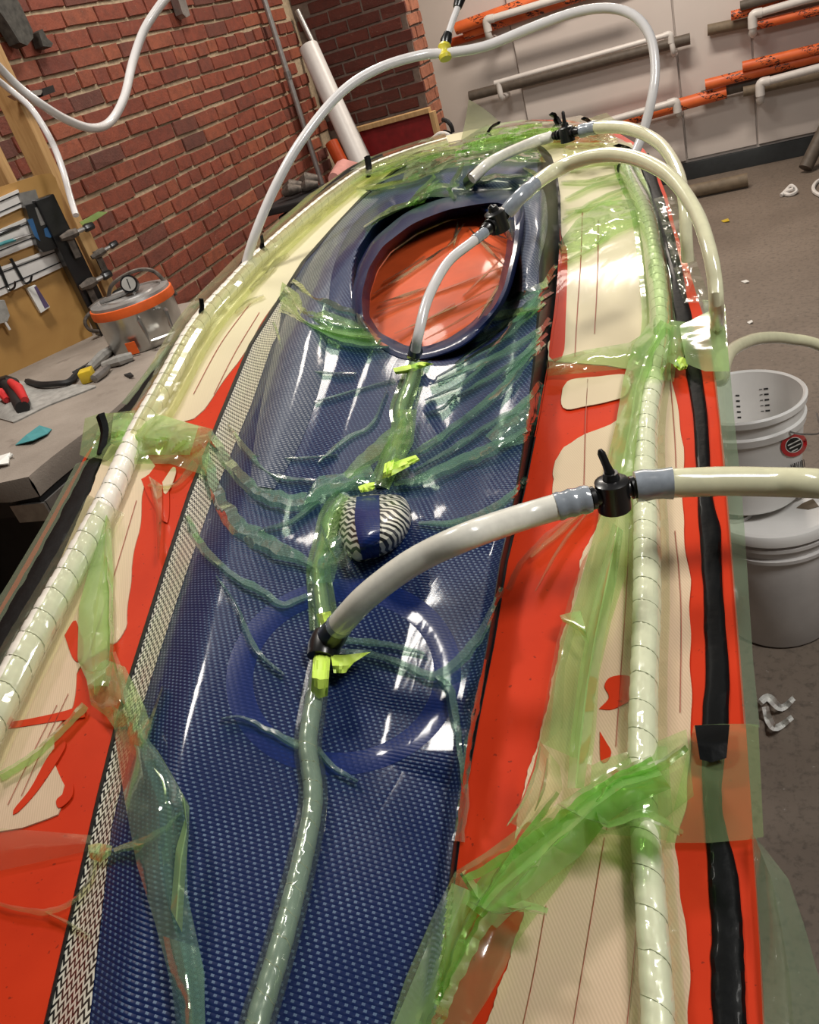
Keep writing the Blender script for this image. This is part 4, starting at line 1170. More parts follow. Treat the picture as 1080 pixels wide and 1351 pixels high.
def patch(px, mat, name, par, off=.0026):
    c_ = catmull(px + [px[0]], n=max(24, len(px) * 5))[:-1]
    pts = [plane_pt(q_[0], q_[1], off) for q_ in c_]
    o_ = MB().poly(pts, (0, 0, -.0008)).build(name, mat, par, False)
    return o_
patch([(742, 512), (752, 501), (785, 497), (828, 495), (826, 520), (800, 530), (770, 536), (748, 540), (740, 532)], MAT['peel'], 'cloth_island', cr)
patch([(790, 935), (803, 920), (797, 905), (806, 893), (831, 893), (833, 920), (820, 930), (805, 936)], MAT['orange'], 'bare_spot', cr)
patch([(791, 965), (800, 980), (806, 992), (800, 1005), (792, 1002)], MAT['orange'], 'bare_spot', cr)
patch([(738, 322), (748, 330), (746, 420), (742, 470), (724, 470), (732, 400)], MAT['orange'], 'bare_spot', cr, .0018)
cl_ = cloth('peel_ply_sheet',
      [(192, 562), (205, 522), (225, 472), (260, 425), (345, 340), (400, 290), (430, 262), (500, 212), (545, 178), (600, 135), (640, 122), (700, 95), (850, 12), (950, -50), (1060, -120), (1100, -140)],
      [(192, 618), (205, 562), (225, 519), (260, 477), (300, 438), (345, 398), (400, 362), (425, 346), (480, 312), (540, 268), (552, 255), (575, 180), (600, 192), (625, 212), (632, 193), (655, 188), (700, 183), (750, 173), (825, 167), (845, 155), (870, 115), (885, 102), (935, 95), (965, 72), (1000, 68), (1040, 88), (1075, 75), (1092, 30), (1100, -20)], 192, 1098,
      'beige peel ply cloth on the left flange of the orange mould')
for px in ([(85, 838), (98, 818), (104, 830), (110, 850), (106, 872), (96, 868)], [(112, 946), (70, 952), (20, 960), (0, 962), (0, 955), (40, 948), (85, 938), (110, 930)],
           [(82, 975), (86, 985), (62, 1025), (42, 1052), (20, 1074), (18, 1068), (40, 1040), (62, 1000)], [(82, 1048), (74, 1056), (78, 1066), (94, 1052), (96, 1035), (88, 1030)],
           [(186, 632), (196, 626), (210, 612), (222, 640), (220, 690), (198, 660)]):
    patch(px, MAT['orange'], 'bare_spot', cl_)
patch([(560, 187), (600, 176), (650, 167), (735, 160), (740, 170), (700, 185), (640, 188), (596, 194)], MAT['peel'], 'cloth_end', cl_)
patch([(214, 636), (228, 616), (232, 622), (226, 640), (217, 652)], MAT['peel'], 'cloth_island', cl_, .0034)
def thread(pts, par, w=1.1):
    P_ = catmull(pts, step=6); rows = []
    for q_ in P_: rows.append([plane_pt(q_[0] - w / 2, q_[1], .0026), plane_pt(q_[0] + w / 2, q_[1], .0026)])
    MB().grid(rows).build('tracer_thread', MAT['thread'], par)
for pts in ([(690, 1351), (705, 1280), (720, 1195)], [(756, 1351), (778, 1220), (797, 1105)], [(827, 1351), (836, 1260), (841, 1180)], [(812, 985), (818, 900), (826, 780), (830, 690)], [(897, 940), (898, 800), (890, 700)],
            [(770, 640), (772, 560), (775, 500)], [(758, 470), (762, 400), (766, 340), (768, 280)], [(800, 640), (808, 590)], [(784, 440), (788, 360), (789, 290)], [(892, 640), (890, 580), (884, 500)]):
    thread(pts, cr)
for pts in ([(28, 1050), (55, 990), (90, 915)], [(4, 960), (60, 860), (100, 780)], [(115, 870), (150, 760), (180, 660)], [(282, 520), (310, 465), (342, 412)], [(255, 520), (290, 455), (330, 400)], [(10, 1062), (40, 1000), (75, 930)]):
    thread(pts, cl_)

# ------------------------------------------------------------------ black sealant tapes
def ribbon(pts, off, peak, m=7, step=7, wob=0.0, seed=0, base=P, flat=False, freq=60, vs=None, jit=.16):
    """pts: (x, y, width px, extra height); a strip lying on the surface with a raised middle"""
    P_ = catmull([tuple(p_) for p_ in pts], step=step)
    if len(P_[0]) < 3: P_ = np.c_[P_, np.full(len(P_), 20)]
    rows = []
    for i in range(len(P_)):
        t_ = P_[min(i + 1, len(P_) - 1)][:2] - P_[max(i - 1, 0)][:2]
        nn = np.array([-t_[1], t_[0]]); nn /= (np.linalg.norm(nn) + 1e-9)
        row = []
        ex = P_[i][3] if len(P_[i]) > 3 else 0.0
        for j in range(len(vs) if vs else m):
            v = vs[j][0] if vs else -1 + 2 * j / (m - 1)
            x, y = P_[i][:2] + nn * v * P_[i][2] / 2
            h = off + peak * (vs[j][1] if vs else (1 - abs(v) ** (6 if flat else 2))) + ex * (1 - abs(v) * .7)
            if wob:
                nz = noise.noise(Vector((i * step / freq * 3.1 + seed * 17.3, j * .9, seed)))
                h += wob * abs(nz) * (1.2 - abs(v))
                jx = noise.noise(Vector((i * step / freq * 2.3 + seed * 7.1, 9.1, j * .2))) * P_[i][2] * jit
                x += nn[0] * jx; y += nn[1] * jx
            row.append(base(x, y, h))
        rows.append(row)
    return MB().grid(rows)
def band_tab(rowsx): return [((a + b2) / 2, y, b2 - a, 0) for y, a, b2 in rowsx]
RT = band_tab([(205, 838, 856), (222, 845, 862), (245, 853, 869), (270, 860, 877), (310, 870, 888), (350, 880, 898), (385, 885, 905), (420, 889, 912), (470, 901, 921), (550, 914, 933), (650, 920, 939), (700, 922, 950), (760, 926, 952), (850, 930, 959), (900, 930, 962), (960, 925, 960), (1025, 926, 953), (1080, 930, 954), (1150, 934, 972), (1210, 937, 978), (1280, 938, 982), (1351, 940, 985), (1430, 941, 988)])
tag(ribbon(RT, .001, .004, 9, 5, .0008, 1, plane_pt, True, 60, None, .06).build('sealant_tape', MAT['tape']), 'black sealant tape line down the right flange', 'tape')
LT = band_tab([(205, 502, 508), (225, 458, 467), (262, 412, 421), (300, 373, 382), (345, 328, 337), (400, 270, 280), (425, 252, 264), (485, 204, 216), (535, 166, 177), (552, 150, 164), (600, 119, 138), (700, 66, 96), (780, 22, 58), (850, -20, 20), (950, -80, -30), (1100, -175, -115), (1351, -350, -280)])
tag(ribbon(LT, .001, .004, 7, 5, .0008, 2, plane_pt, True, 50, None, .06).build('sealant_tape', MAT['tape']), 'black sealant tape line down the left flange', 'tape')
# ------------------------------------------------------------------ spiral wrap feed lines
def spiral(name, pts, mats, label, pitch_f=1.0, lift=.85, step=2.2, parent=None):
    """pts: (x, y, width px)"""
    P_ = catmull(pts, step=step)
    rad = []; path = []
    for q_ in P_:
        b_ = P(q_[0], q_[1])
        r = q_[2] / 2 * depth(b_) / F
        rad.append(r); path.append(P(q_[0], q_[1], r * lift))
    path = np.array(path)
    dd = np.concatenate([[0], np.cumsum(np.linalg.norm(np.diff(path, axis=0), axis=1))])
    nn = int(dd[-1] / .0022)
    ts = np.linspace(0, dd[-1], nn)
    path = np.stack([np.interp(ts, dd, path[:, c]) for c in range(3)], 1); rad = np.interp(ts, dd, rad)
    pit = float(np.mean(rad)) * 1.55 * pitch_f
    def rf(i, a):
        ph = (ts[i] / pit + a / (2 * math.pi)) % 1.0
        return 1.0 - .10 * math.exp(-((ph - .5) / .05) ** 2) + .05 * (ph - .5)
    o_ = MB().tube(path, rad, 18, True, rf).build(name, mats, parent)
    # dark helix added in the groove of the wrap to deepen its shade
    hp_ = []; hr_ = []
    T_ = np.gradient(path, axis=0); T_ /= np.linalg.norm(T_, axis=1)[:, None]
    n0 = Vector(T_[0]).orthogonal().normalized()
    k_ = 0; s_ = 0.0
    nrm = [n0]
    for i in range(1, nn):
        q_ = nrm[-1]; t_ = Vector(T_[i]); nrm.append((q_ - t_ * q_.dot(t_)).normalized())
    while s_ < dd[-1]:
        i = min(nn - 1, int(s_ / dd[-1] * (nn - 1)))
        a = 2 * math.pi * (.5 - (s_ / pit) % 1.0)
        t_ = Vector(T_[i]); b_ = t_.cross(nrm[i])
        hp_.append(Vector(path[i]) + (nrm[i] * math.cos(a) + b_ * math.sin(a)) * rad[i] * .97); hr_.append(rad[i] * .035)
        s_ += pit / 14
    MB().tube(hp_, hr_, 4).build('wrap_edge', MAT['wrap_line'], o_)
    return tag(o_, label, 'tubing')
RS = [(870, 1440, 44), (868, 1351, 44), (862, 1250, 42), (855, 1150, 40), (848, 1060, 38), (848, 960, 38), (850, 880, 36), (853, 800, 36), (853, 700, 34), (851, 640, 32), (853, 560, 29), (862, 500, 27), (871, 430, 25), (868, 380, 24), (858, 310, 21), (848, 270, 19), (836, 245, 17), (826, 225, 15), (822, 214, 13)]
sr = spiral('spiral_tubing', RS, MAT['spiral'], 'pale spiral wrap tubing running down the right flange', 1.4)
LS = [(-40, 1010, 46), (-10, 950, 44), (30, 870, 42), (90, 760, 36), (140, 665, 32), (180, 575, 28), (215, 512, 27), (260, 432, 25), (310, 374, 22), (340, 342, 20), (400, 288, 17), (450, 248, 15), (490, 222, 13), (545, 200, 11), (590, 186, 10)]
sl = spiral('spiral_tubing', LS, MAT['spiral'], 'pale spiral wrap tubing running down the left flange', 1.4)
CS = [(332, 1380, 32), (342, 1340, 32), (372, 1240, 30), (402, 1120, 27), (413, 1050, 26), (406, 985, 25), (413, 930, 24), (420, 890, 22), (429, 845, 20)]
sc_ = spiral('spiral_tubing', CS, MAT['spiral_c'], 'grey spiral tubing down the middle of the near blue deck', 1.5)
CS2 = [(428, 830, 20), (424, 790, 18), (420, 750, 16), (428, 715, 15), (436, 680, 15), (455, 655, 15)]
spiral('spiral_tubing', CS2, MAT['spiral_c'], 'green jacketed spiral tubing beside the zebra console pod', 1.5)
CS3 = [(500, 640, 15), (516, 605, 15), (530, 565, 15), (528, 540, 15), (540, 505, 14), (548, 478, 13)]
spiral('spiral_tubing', CS3, MAT['spiral_c'], 'green jacketed spiral tubing between the console pod and the hatch', 1.5)

# ------------------------------------------------------------------ vacuum bag film
bag = empty('vacuum_bag', FLANGE_C, 'translucent green vacuum bag film pleated over the mould and sealed at the flanges', 'film')
def crk(p, s, seed):
    q_ = Vector(p) * s + Vector((seed * 3.7, seed * 1.3, 0))
    d, _ = noise.voronoi(q_)
    a = noise.noise(Vector(p) * s * .8 + Vector((0, seed * 5.1, 2)))
    return min(1.0, (d[1] - d[0]) * 1.1) * .75 + (1 - abs(a) * 2.2) * .35
def sheet(A_, B_, mat='film', off=.004, amp=.008, tent=.0, n=26, m=9, seed=1, name='film_fold', base=P, s=30, th=None, lift=None):
    """a piece of film between two edges drawn on the surface, crumpled by amp and standing up by tent"""
    n = int(n * 1.7); m = int(m * 1.8)
    A2 = resample2(A_, n); B2 = resample2(B_, n)
    rows = []
    for i in range(n):
        row = []
        for j in range(m):
            v = j / (m - 1)
            q_ = A2[i] * (1 - v) + B2[i] * v
            p0 = base(q_[0], q_[1], off)
            e = math.sin(math.pi * v)
            h = off + amp * max(0, crk(p0, s * .6, seed)) * .7 * (.35 + .65 * e) + tent * (1 - abs(2 * v - 1)) + (lift(i / (n - 1), v) if lift else 0)
            row.append(base(q_[0], q_[1], h))
        rows.append(row)
    o_ = MB().grid(rows).build(name, MAT[mat], bag, True, 24)
    return o_
def pleat(pts, mat='film_blue', off=.002, peak=.008, wob=.004, seed=1, m=5, step=5, name='film_pleat', base=P):
    P_ = [(p_[0], p_[1], p_[2] if len(p_) > 2 else 10, p_[3] if len(p_) > 3 else 0) for p_ in pts]
    return ribbon(P_, off, peak * .7, m, step, wob * .4, seed, base, False, 36, ((-1, 0), (-.45, .35), (.35, 1.0), (.6, .5), (1, .0)), .22).build(name, MAT[mat], bag, True, 20)
# jackets over the feed lines
def jacket(S, mat, wf, seed, nm='film_jacket', y_lo=-1e9, y_hi=1e9):
    pts = [(x, y, w * wf) for x, y, w in S if y_lo <= y <= y_hi]
    P_ = catmull(pts, step=6); rows = []
    for i in range(len(P_)):
        t_ = P_[min(i + 1, len(P_) - 1)][:2] - P_[max(i - 1, 0)][:2]; nn = np.array([-t_[1], t_[0]]); nn /= np.linalg.norm(nn)
        row = []
        D = depth(P(P_[i][0], P_[i][1])); r = P_[i][2] / wf / 2 * D / F
        for v in (-1, -.72, -.5, -.25, 0, .25, .5, .72, 1):
            x, y = P_[i][:2] + nn * v * P_[i][2] / 2
            prof = max(0, 1 - (abs(v) * wf / 1.25) ** 2) ** .5 if abs(v) * wf < 1.25 else 0
            row.append(P(x, y, .0035 + r * 2.06 * prof + .0015 * noise.noise(Vector((i * .35, v * 3, seed)))))
        rows.append(row)
    return MB().grid(rows).build(nm, MAT[mat], bag, True, 30)
jacket(RS, 'film_clear', 1.7, 1, y_lo=470)
jacket(RS, 'film', 2.0, 2, y_hi=540)
jacket(LS, 'film_clear', 1.7, 3, y_lo=600)
jacket(LS, 'film_yellow', 2.2, 4, y_hi=640)
jacket(CS, 'film_clear', 1.5, 5)
jacket(CS2, 'film', 2.0, 6)
jacket(CS3, 'film', 1.9, 7)
# skirts outside the tapes
def lin(tab, dx): return [(x + dx, y) for y, x in tab]
RX = [(y, x) for x, y, w, _ in RT]
sheet([(926, 395), (938, 470), (948, 550), (957, 650), (966, 760), (973, 850), (981, 955)], [(950, 400), (962, 480), (969, 560), (978, 645), (986, 760), (993, 870), (1002, 960)], 'film_skirt', .003, .004, 0, 40, 7, 11, 'film_skirt', plane_pt)
sheet([(991, 1100), (997, 1180), (1002, 1260), (1006, 1351), (1010, 1420)], [(1000, 1108), (1040, 1160), (1062, 1225), (1080, 1290), (1095, 1420)], 'film_skirt', .004, .022, .012, 30, 11, 12, 'film_skirt', plane_pt, 14)
sheet([(862, 262), (878, 310), (890, 360), (902, 400)], [(888, 255), (905, 300), (920, 350), (938, 398)], 'film_clear', .004, .020, 0, 26, 9, 13, 'film_skirt', plane_pt, 40)
sheet([(128, 602), (85, 690), (40, 780), (0, 850), (-60, 950)], [(100, 612), (58, 690), (10, 770), (-35, 840), (-90, 930)], 'film_skirt', .003, .004, 0, 30, 6, 14, 'film_skirt', plane_pt)
sheet([(262, 425), (215, 485), (172, 535)], [(243, 430), (200, 480), (160, 532)], 'film_skirt', .003, .004, 0, 16, 5, 15, 'film_skirt', plane_pt)
sheet([(500, 208), (420, 262), (375, 300), (332, 342)], [(486, 206), (405, 258), (360, 300), (318, 345)], 'film', .003, .006, 0, 20, 5, 16, 'film_skirt', plane_pt)
# left knot
sheet([(135, 546), (180, 541), (225, 552), (280, 566)], [(118, 602), (160, 612), (225, 612), (272, 628)], 'film', .010, .026, .010, 34, 11, 21, 'film_fold', P, 26)
sheet([(150, 545), (205, 545), (262, 562)], [(145, 585), (190, 600), (250, 600)], 'film_dense', .014, .028, .012, 26, 9, 22, 'film_fold', P, 34)
sheet([(112, 552), (130, 546), (142, 545)], [(105, 600), (118, 606), (130, 600)], 'film', .012, .01, .0, 12, 7, 23, 'film_flap', plane_pt)
sheet([(135, 668), (120, 740), (104, 800), (102, 870), (122, 915)], [(146, 690), (150, 760), (147, 830), (142, 885), (128, 918)], 'film_dense', .006, .012, .014, 26, 7, 24, 'film_fold', P, 22)
sheet([(196, 628), (206, 680), (208, 735)], [(214, 640), (213, 690), (210, 740)], 'film_yellow', .005, .008, .012, 18, 5, 25)
pleat([(140, 660, 14), (142, 720, 10), (146, 850, 8), (138, 905, 12)], 'film_dense', .004, .02, .01, 26)
pleat([(258, 610, 12), (230, 640, 6), (195, 640, 4)], 'film_yellow', .004, .01, .004, 27)
# ribbons that run into the deck on the left
pleat([(275, 570, 12), (300, 610, 16), (340, 648, 20), (385, 662, 22), (420, 655, 22), (448, 640, 24), (480, 630, 22)], 'film_blue', .003, .016, .010, 31, 7)
pleat([(268, 600, 16), (285, 650, 20), (310, 690, 24), (350, 716, 26), (395, 738, 16), (416, 748, 10)], 'film_blue', .003, .014, .010, 32, 7)
pleat([(246, 680, 8), (262, 715, 12), (300, 755, 10), (345, 780, 12), (372, 798, 10), (405, 786, 8)], 'film_blue', .003, .010, .006, 33)
pleat([(285, 760, 3), (312, 800, 5), (325, 835, 9), (345, 866, 7), (375, 890, 3)], 'film_blue', .003, .008, .004, 34)
pleat([(300, 560, 4), (330, 600, 9), (365, 628, 7), (415, 634, 4)], 'film_blue', .003, .008, .004, 35)
pleat([(340, 700, 4), (380, 690, 8), (402, 676, 8), (420, 660, 10)], 'film_blue', .003, .010, .006, 36)
pleat([(292, 948, 3), (318, 946, 4), (352, 962, 8), (390, 982, 12), (412, 985, 10), (440, 1012, 8), (472, 1031, 4)], 'film_blue', .004, .008, .004, 37)
pleat([(330, 600, 2), (390, 604, 3), (445, 600, 2)], 'film_blue', .003, .004, .001, 38)
pleat([(420, 610, 3), (455, 580, 7), (490, 560, 5), (510, 515, 2)], 'film_blue', .003, .005, .003, 39)
pleat([(360, 425, 3), (380, 470, 5), (420, 490, 3), (470, 492, 2)], 'film_blue', .003, .005, .003, 40)
pleat([(415, 530, 2), (450, 520, 3), (520, 500, 2)], 'film_blue', .003, .004, .002, 41)
# knots at the centre line
sheet([(402, 655), (420, 628), (450, 625), (488, 612)], [(400, 668), (424, 652), (460, 648), (500, 640)], 'film_blue', .006, .022, .010, 24, 9, 42, 'film_fold', P, 45)
sheet([(448, 650), (432, 672), (422, 690), (426, 712)], [(462, 655), (446, 690), (440, 725), (446, 745)], 'film', .010, .024, .012, 22, 7, 43, 'film_fold', P, 45)
sheet([(520, 540), (512, 580), (498, 625)], [(550, 540), (545, 585), (520, 630)], 'film', .008, .020, .012, 22, 7, 44, 'film_fold', P, 45)
sheet([(405, 770), (414, 740), (418, 715)], [(440, 768), (448, 735), (470, 700)], 'film_blue', .006, .020, .010, 18, 7, 45, 'film_fold', P, 45)
sheet([(425, 760), (455, 748), (480, 720), (484, 690)], [(420, 745), (445, 735), (462, 712), (458, 690)], 'film_clear', .006, .018, .008, 18, 7, 46, 'film_fold', P, 45)
pleat([(455, 630, 12), (490, 600, 22), (515, 575, 16), (530, 560, 8)], 'film', .005, .014, .008, 47)
# pleats from the middle line to the right edge
pleat([(448, 862, 12), (480, 862, 9), (520, 872, 10), (555, 888, 12), (575, 892, 14), (600, 876, 14), (625, 850, 14), (645, 815, 10), (662, 775, 8)], 'film_blue', .003, .012, .008, 51, 7)
pleat([(575, 893, 8), (592, 910, 14), (600, 950, 12), (606, 1000, 10), (612, 1050, 14), (604, 1110, 16)], 'film_blue', .003, .014, .008, 52)
pleat([(640, 870, 6), (630, 920, 12), (618, 980, 12), (612, 1040, 10)], 'film_blue', .003, .012, .006, 53)
pleat([(455, 845, 10), (510, 850, 8), (560, 862, 4)], 'film_blue', .003, .006, .003, 54)
pleat([(552, 690, 5), (600, 690, 10), (640, 676, 12), (672, 656, 10), (695, 630, 8)], 'film_blue', .003, .008, .006, 55)
pleat([(520, 640, 6), (556, 632, 14), (600, 612, 18), (632, 600, 20), (665, 584, 12), (700, 566, 10)], 'film_blue', .004, .014, .010, 56, 7)
pleat([(535, 605, 6), (570, 585, 12), (610, 555, 10), (655, 520, 12), (690, 480, 12), (718, 452, 10)], 'film_blue', .003, .012, .008, 57)
pleat([(545, 622, 4), (600, 590, 8), (650, 558, 8), (690, 535, 10), (714, 505, 10)], 'film_blue', .003, .010, .008, 58)
sheet([(640, 575), (665, 550), (690, 525), (716, 510)], [(660, 592), (690, 585), (702, 575), (708, 560)], 'film_blue', .004, .012, .006, 20, 8, 59)
for k, (x0, y0, x1, y1, w) in enumerate(((566, 508, 728, 425, 10), (575, 498, 720, 400, 7), (556, 480, 730, 385, 9), (600, 480, 733, 362, 8), (560, 528, 640, 480, 6), (590, 530, 722, 440, 8), (640, 470, 735, 350, 10), (660, 500, 725, 420, 9), (560, 545, 600, 520, 4))):
    pleat([(x0, y0, 2), ((x0 * 2 + x1) / 3, (y0 * 2 + y1) / 3 + 5, w * .8), ((x0 + x1 * 2) / 3, (y0 + y1 * 2) / 3 + 8, w), (x1, y1, w * .8)], 'film_blue', .003, .009, .006, 60 + k)
# bands across the hatch sill
for k, pts in enumerate(([(375, 380), (410, 415), (470, 432), (560, 425), (640, 408), (722, 375)], [(372, 395), (420, 432), (490, 440), (570, 432), (650, 418), (715, 405)], [(385, 370), (430, 400), (490, 418), (540, 420)],
                         [(370, 405), (440, 438), (520, 446), (620, 440)], [(390, 420), (460, 450), (540, 455)])):
    pleat([(x, y, 7 + 5 * ((i + k) % 2)) for i, (x, y) in enumerate(pts)], 'film' if k % 2 else 'film_blue', .005, .012, .008, 75 + k)
sheet([(372, 372), (400, 392), (430, 410), (470, 425)], [(368, 395), (400, 425), (440, 440), (490, 445)], 'film', .004, .014, .004, 22, 8, 81, 'film_fold', P, 40)
# wrinkles over the hatch skin
def hp(x, y, off=0.0): return plane_pt(x, y, HZ + .006 + off)
for k, (x0, y0, x1, y1) in enumerate(((492, 388, 600, 318), (496, 412, 668, 350), (520, 440, 665, 372), (500, 400, 580, 372), (560, 448, 650, 395), (590, 325, 612, 295), (598, 330, 604, 292), (625, 310, 660, 330), (610, 390, 662, 340), (630, 420, 668, 360), (505, 372, 560, 338), (540, 430, 600, 400), (618, 300, 665, 350), (640, 300, 668, 315))):
    pleat([(x0, y0, 1.5), ((x0 + x1) / 2, (y0 + y1) / 2 + 2, 3.4 + 2 * (k % 3 == 0)), (x1, y1, 1.5)], 'film_glint', .003, .007, .004, 90 + k, 5, 5, 'film_pleat', hp)
sheet([(492, 352), (486, 380), (484, 420), (500, 448)], [(478, 352), (470, 388), (470, 425), (494, 458)], 'film_clear', .014, .012, .01, 20, 6, 110)
sheet([(666, 290), (668, 330), (655, 385), (630, 425)], [(684, 290), (682, 335), (668, 390), (640, 440)], 'film_clear', .010, .014, .010, 24, 6, 111)
# right side: long vertical fold
sheet([(862, 418), (835, 455), (822, 500), (812, 560), (800, 610), (795, 650)], [(892, 432), (872, 480), (856, 520), (848, 580), (842, 620), (835, 655)], 'film_dense', .010, .016, .020, 34, 9, 121, 'film_fold', P, 22)
sheet([(795, 640), (788, 690), (775, 735), (760, 790), (738, 850), (728, 910), (712, 980)], [(842, 640), (838, 700), (825, 760), (806, 820), (790, 890), (786, 960), (780, 1010)], 'film', .006, .014, .018, 40, 10, 122, 'film_fold', P, 20)
sheet([(808, 690), (790, 760), (775, 830), (762, 900), (752, 980), (748, 1040)], [(822, 700), (812, 770), (797, 840), (786, 910), (778, 980), (770, 1040)], 'film_dense', .012, .012, .020, 34, 7, 123, 'film_fold', P, 20)
sheet([(768, 740), (750, 790), (733, 850), (722, 910), (708, 990)], [(785, 715), (775, 765), (768, 800), (745, 880), (742, 960)], 'film_clear', .016, .020, .014, 30, 9, 124, 'film_fold', P, 22)
sheet([(738, 812), (752, 808), (766, 806)], [(742, 820), (762, 832), (778, 856)], 'film_dense', .016, .012, .01, 10, 6, 125)
sheet([(720, 476), (770, 462), (830, 452), (872, 425)], [(722, 496), (770, 492), (830, 486), (866, 468)], 'film', .006, .016, .010, 28, 8, 126, 'film_fold', P, 30)
sheet([(866, 420), (878, 445), (882, 478)], [(905, 425), (905, 450), (900, 486)], 'film_dense', .010, .016, .006, 14, 7, 127, 'film_fold', plane_pt, 30)
pleat([(700, 735, 4), (740, 700, 8), (780, 664, 4)], 'film_yellow', .004, .010, .004, 128)
pleat([(706, 780, 2), (740, 720, 5), (775, 676, 3)], 'film_yellow', .004, .008, .004, 129)
pleat([(670, 778, 8), (690, 740, 8), (735, 695, 6), (790, 668, 4)], 'film_clear', .004, .010, .006, 130)
# right: near big knot
sheet([(905, 962), (850, 985), (800, 1018), (740, 1058), (690, 1088), (640, 1125), (600, 1150), (570, 1210), (535, 1290), (515, 1351), (495, 1430)],
      [(915, 1050), (870, 1085), (810, 1092), (775, 1110), (745, 1160), (705, 1210), (680, 1245), (665, 1280), (642, 1320), (622, 1351), (590, 1430)], 'film', .006, .030, .016, 60, 14, 131, 'film_fold', P, 16)
sheet([(862, 1005), (810, 1015), (775, 1040), (730, 1075), (690, 1110), (640, 1150), (610, 1190)], [(885, 1040), (835, 1060), (800, 1085), (765, 1130), (725, 1160), (690, 1190), (655, 1225)], 'film_green', .024, .040, .020, 44, 12, 132, 'film_fold', P, 24)
sheet([(712, 978), (706, 1010), (690, 1050), (672, 1085)], [(738, 1010), (742, 1040), (726, 1070), (700, 1100)], 'film_yellow', .024, .030, .018, 24, 8, 133, 'film_fold', P, 30)
sheet([(780, 1010), (800, 1000), (850, 985), (880, 985)], [(775, 1098), (815, 1102), (858, 1104), (890, 1112)], 'film', .012, .024, .012, 24, 9, 134, 'film_fold', P, 22)
sheet([(596, 1165), (575, 1220), (548, 1285), (520, 1351), (490, 1430)], [(632, 1180), (612, 1230), (598, 1290), (578, 1351), (555, 1430)], 'film_dense', .016, .020, .022, 30, 8, 135, 'film_fold', P, 18)
for k, pts in enumerate(([(905, 985, 10), (870, 1010, 16), (820, 1030, 20), (785, 1062, 18), (770, 1085, 10)], [(860, 1000, 8), (800, 1030, 18), (740, 1075, 22), (680, 1120, 20), (610, 1160, 14)], [(790, 1060, 12), (740, 1110, 18), (690, 1160, 16), (640, 1215, 20), (600, 1290, 18), (565, 1370, 22)],
                         [(785, 1055, 8), (800, 1090, 12), (850, 1075, 14), (900, 1100, 8)], [(735, 1045, 8), (700, 1090, 14), (660, 1150, 10), (612, 1230, 12), (580, 1330, 14)])):
    pleat(pts, 'film_green', .034, .022, .02, 230 + k)
for k, pts in enumerate(([(712, 985, 3), (704, 1020, 7), (690, 1056, 6), (668, 1090, 2)], [(722, 1000, 2), (716, 1040, 5), (705, 1070, 2)], [(735, 1060, 2), (770, 1078, 4), (800, 1088, 2)], [(620, 1190, 2), (660, 1205, 4), (700, 1195, 2)])):
    pleat(pts, 'film_glint', .045, .012, .006, 240 + k)
pleat([(610, 1150, 10), (640, 1190, 16), (690, 1195, 14), (722, 1203, 10)], 'film_dense', .03, .014, .012, 136)
# rectangle of film welded over the right tape
sheet([(915, 957), (950, 955), (985, 955), (1000, 956)], [(878, 1112), (935, 1112), (985, 1108), (1007, 1104)], 'film', .008, .006, .003, 26, 14, 137, 'film_flap', plane_pt, 14)
sheet([(896, 430), (925, 415), (956, 402)], [(905, 480), (930, 490), (962, 490)], 'film_dense', .014, .012, .006, 20, 9, 138, 'film_flap', plane_pt, 22)
# left: knot and the long fold into the near deck
sheet([(112, 885), (140, 870), (165, 880), (190, 930), (200, 960)], [(120, 930), (140, 945), (150, 960), (165, 985), (180, 1000)], 'film', .010, .032, .014, 30, 9, 141, 'film_fold', P, 34)
sheet([(148, 930), (152, 975), (165, 1060), (180, 1140), (205, 1220), (226, 1300), (236, 1380)], [(188, 962), (215, 1005), (250, 1065), (246, 1100), (247, 1180), (268, 1275), (272, 1380)], 'film_blue', .008, .016, .014, 46, 10, 142, 'film_fold', P, 18)
sheet([(200, 980), (235, 1040), (244, 1080), (232, 1120), (225, 1200)], [(215, 1000), (250, 1062), (249, 1100), (244, 1160), (240, 1230)], 'film_dense', .022, .012, .010, 28, 6, 143, 'film_fold', P, 22)
sheet([(215, 1235), (222, 1270), (238, 1330), (242, 1400)], [(262, 1250), (270, 1285), (270, 1330), (272, 1400)], 'film_blue', .02, .018, .012, 22, 8, 144, 'film_fold', P, 24)
pleat([(150, 1122, 8), (185, 1112, 12), (215, 1095, 8), (240, 1072, 5)], 'film', .006, .014, .006, 145)
sheet([(116, 1115), (130, 1112), (148, 1116)], [(118, 1132), (132, 1138), (146, 1128)], 'film_dense', .008, .026, .006, 12, 7, 146, 'film_fold', P, 60)
pleat([(124, 1135, 8), (118, 1165, 10), (95, 1190, 7), (60, 1203, 9), (20, 1198, 6), (-10, 1190, 5)], 'film_yellow', .004, .010, .006, 147)
pleat([(60, 1203, 3), (90, 1218, 5), (118, 1235, 3)], 'film_yellow', .004, .008, .003, 148)
sheet([(-15, 1092), (50, 1096), (120, 1102)], [(-15, 1152), (50, 1138), (118, 1122)], 'film_clear', .004, .006, .006, 20, 8, 149)
pleat([(112, 930, 12), (80, 965, 10), (40, 1000, 12), (0, 1025, 14)], 'film_dense', .004, .012, .006, 150)
pleat([(192, 975, 10), (205, 935, 6), (215, 905, 2)], 'film_blue', .004, .010, .004, 151)
pleat([(150, 860, 6), (158, 890, 10), (166, 925, 8), (172, 945, 6)], 'film_yellow', .008, .014, .008, 152)
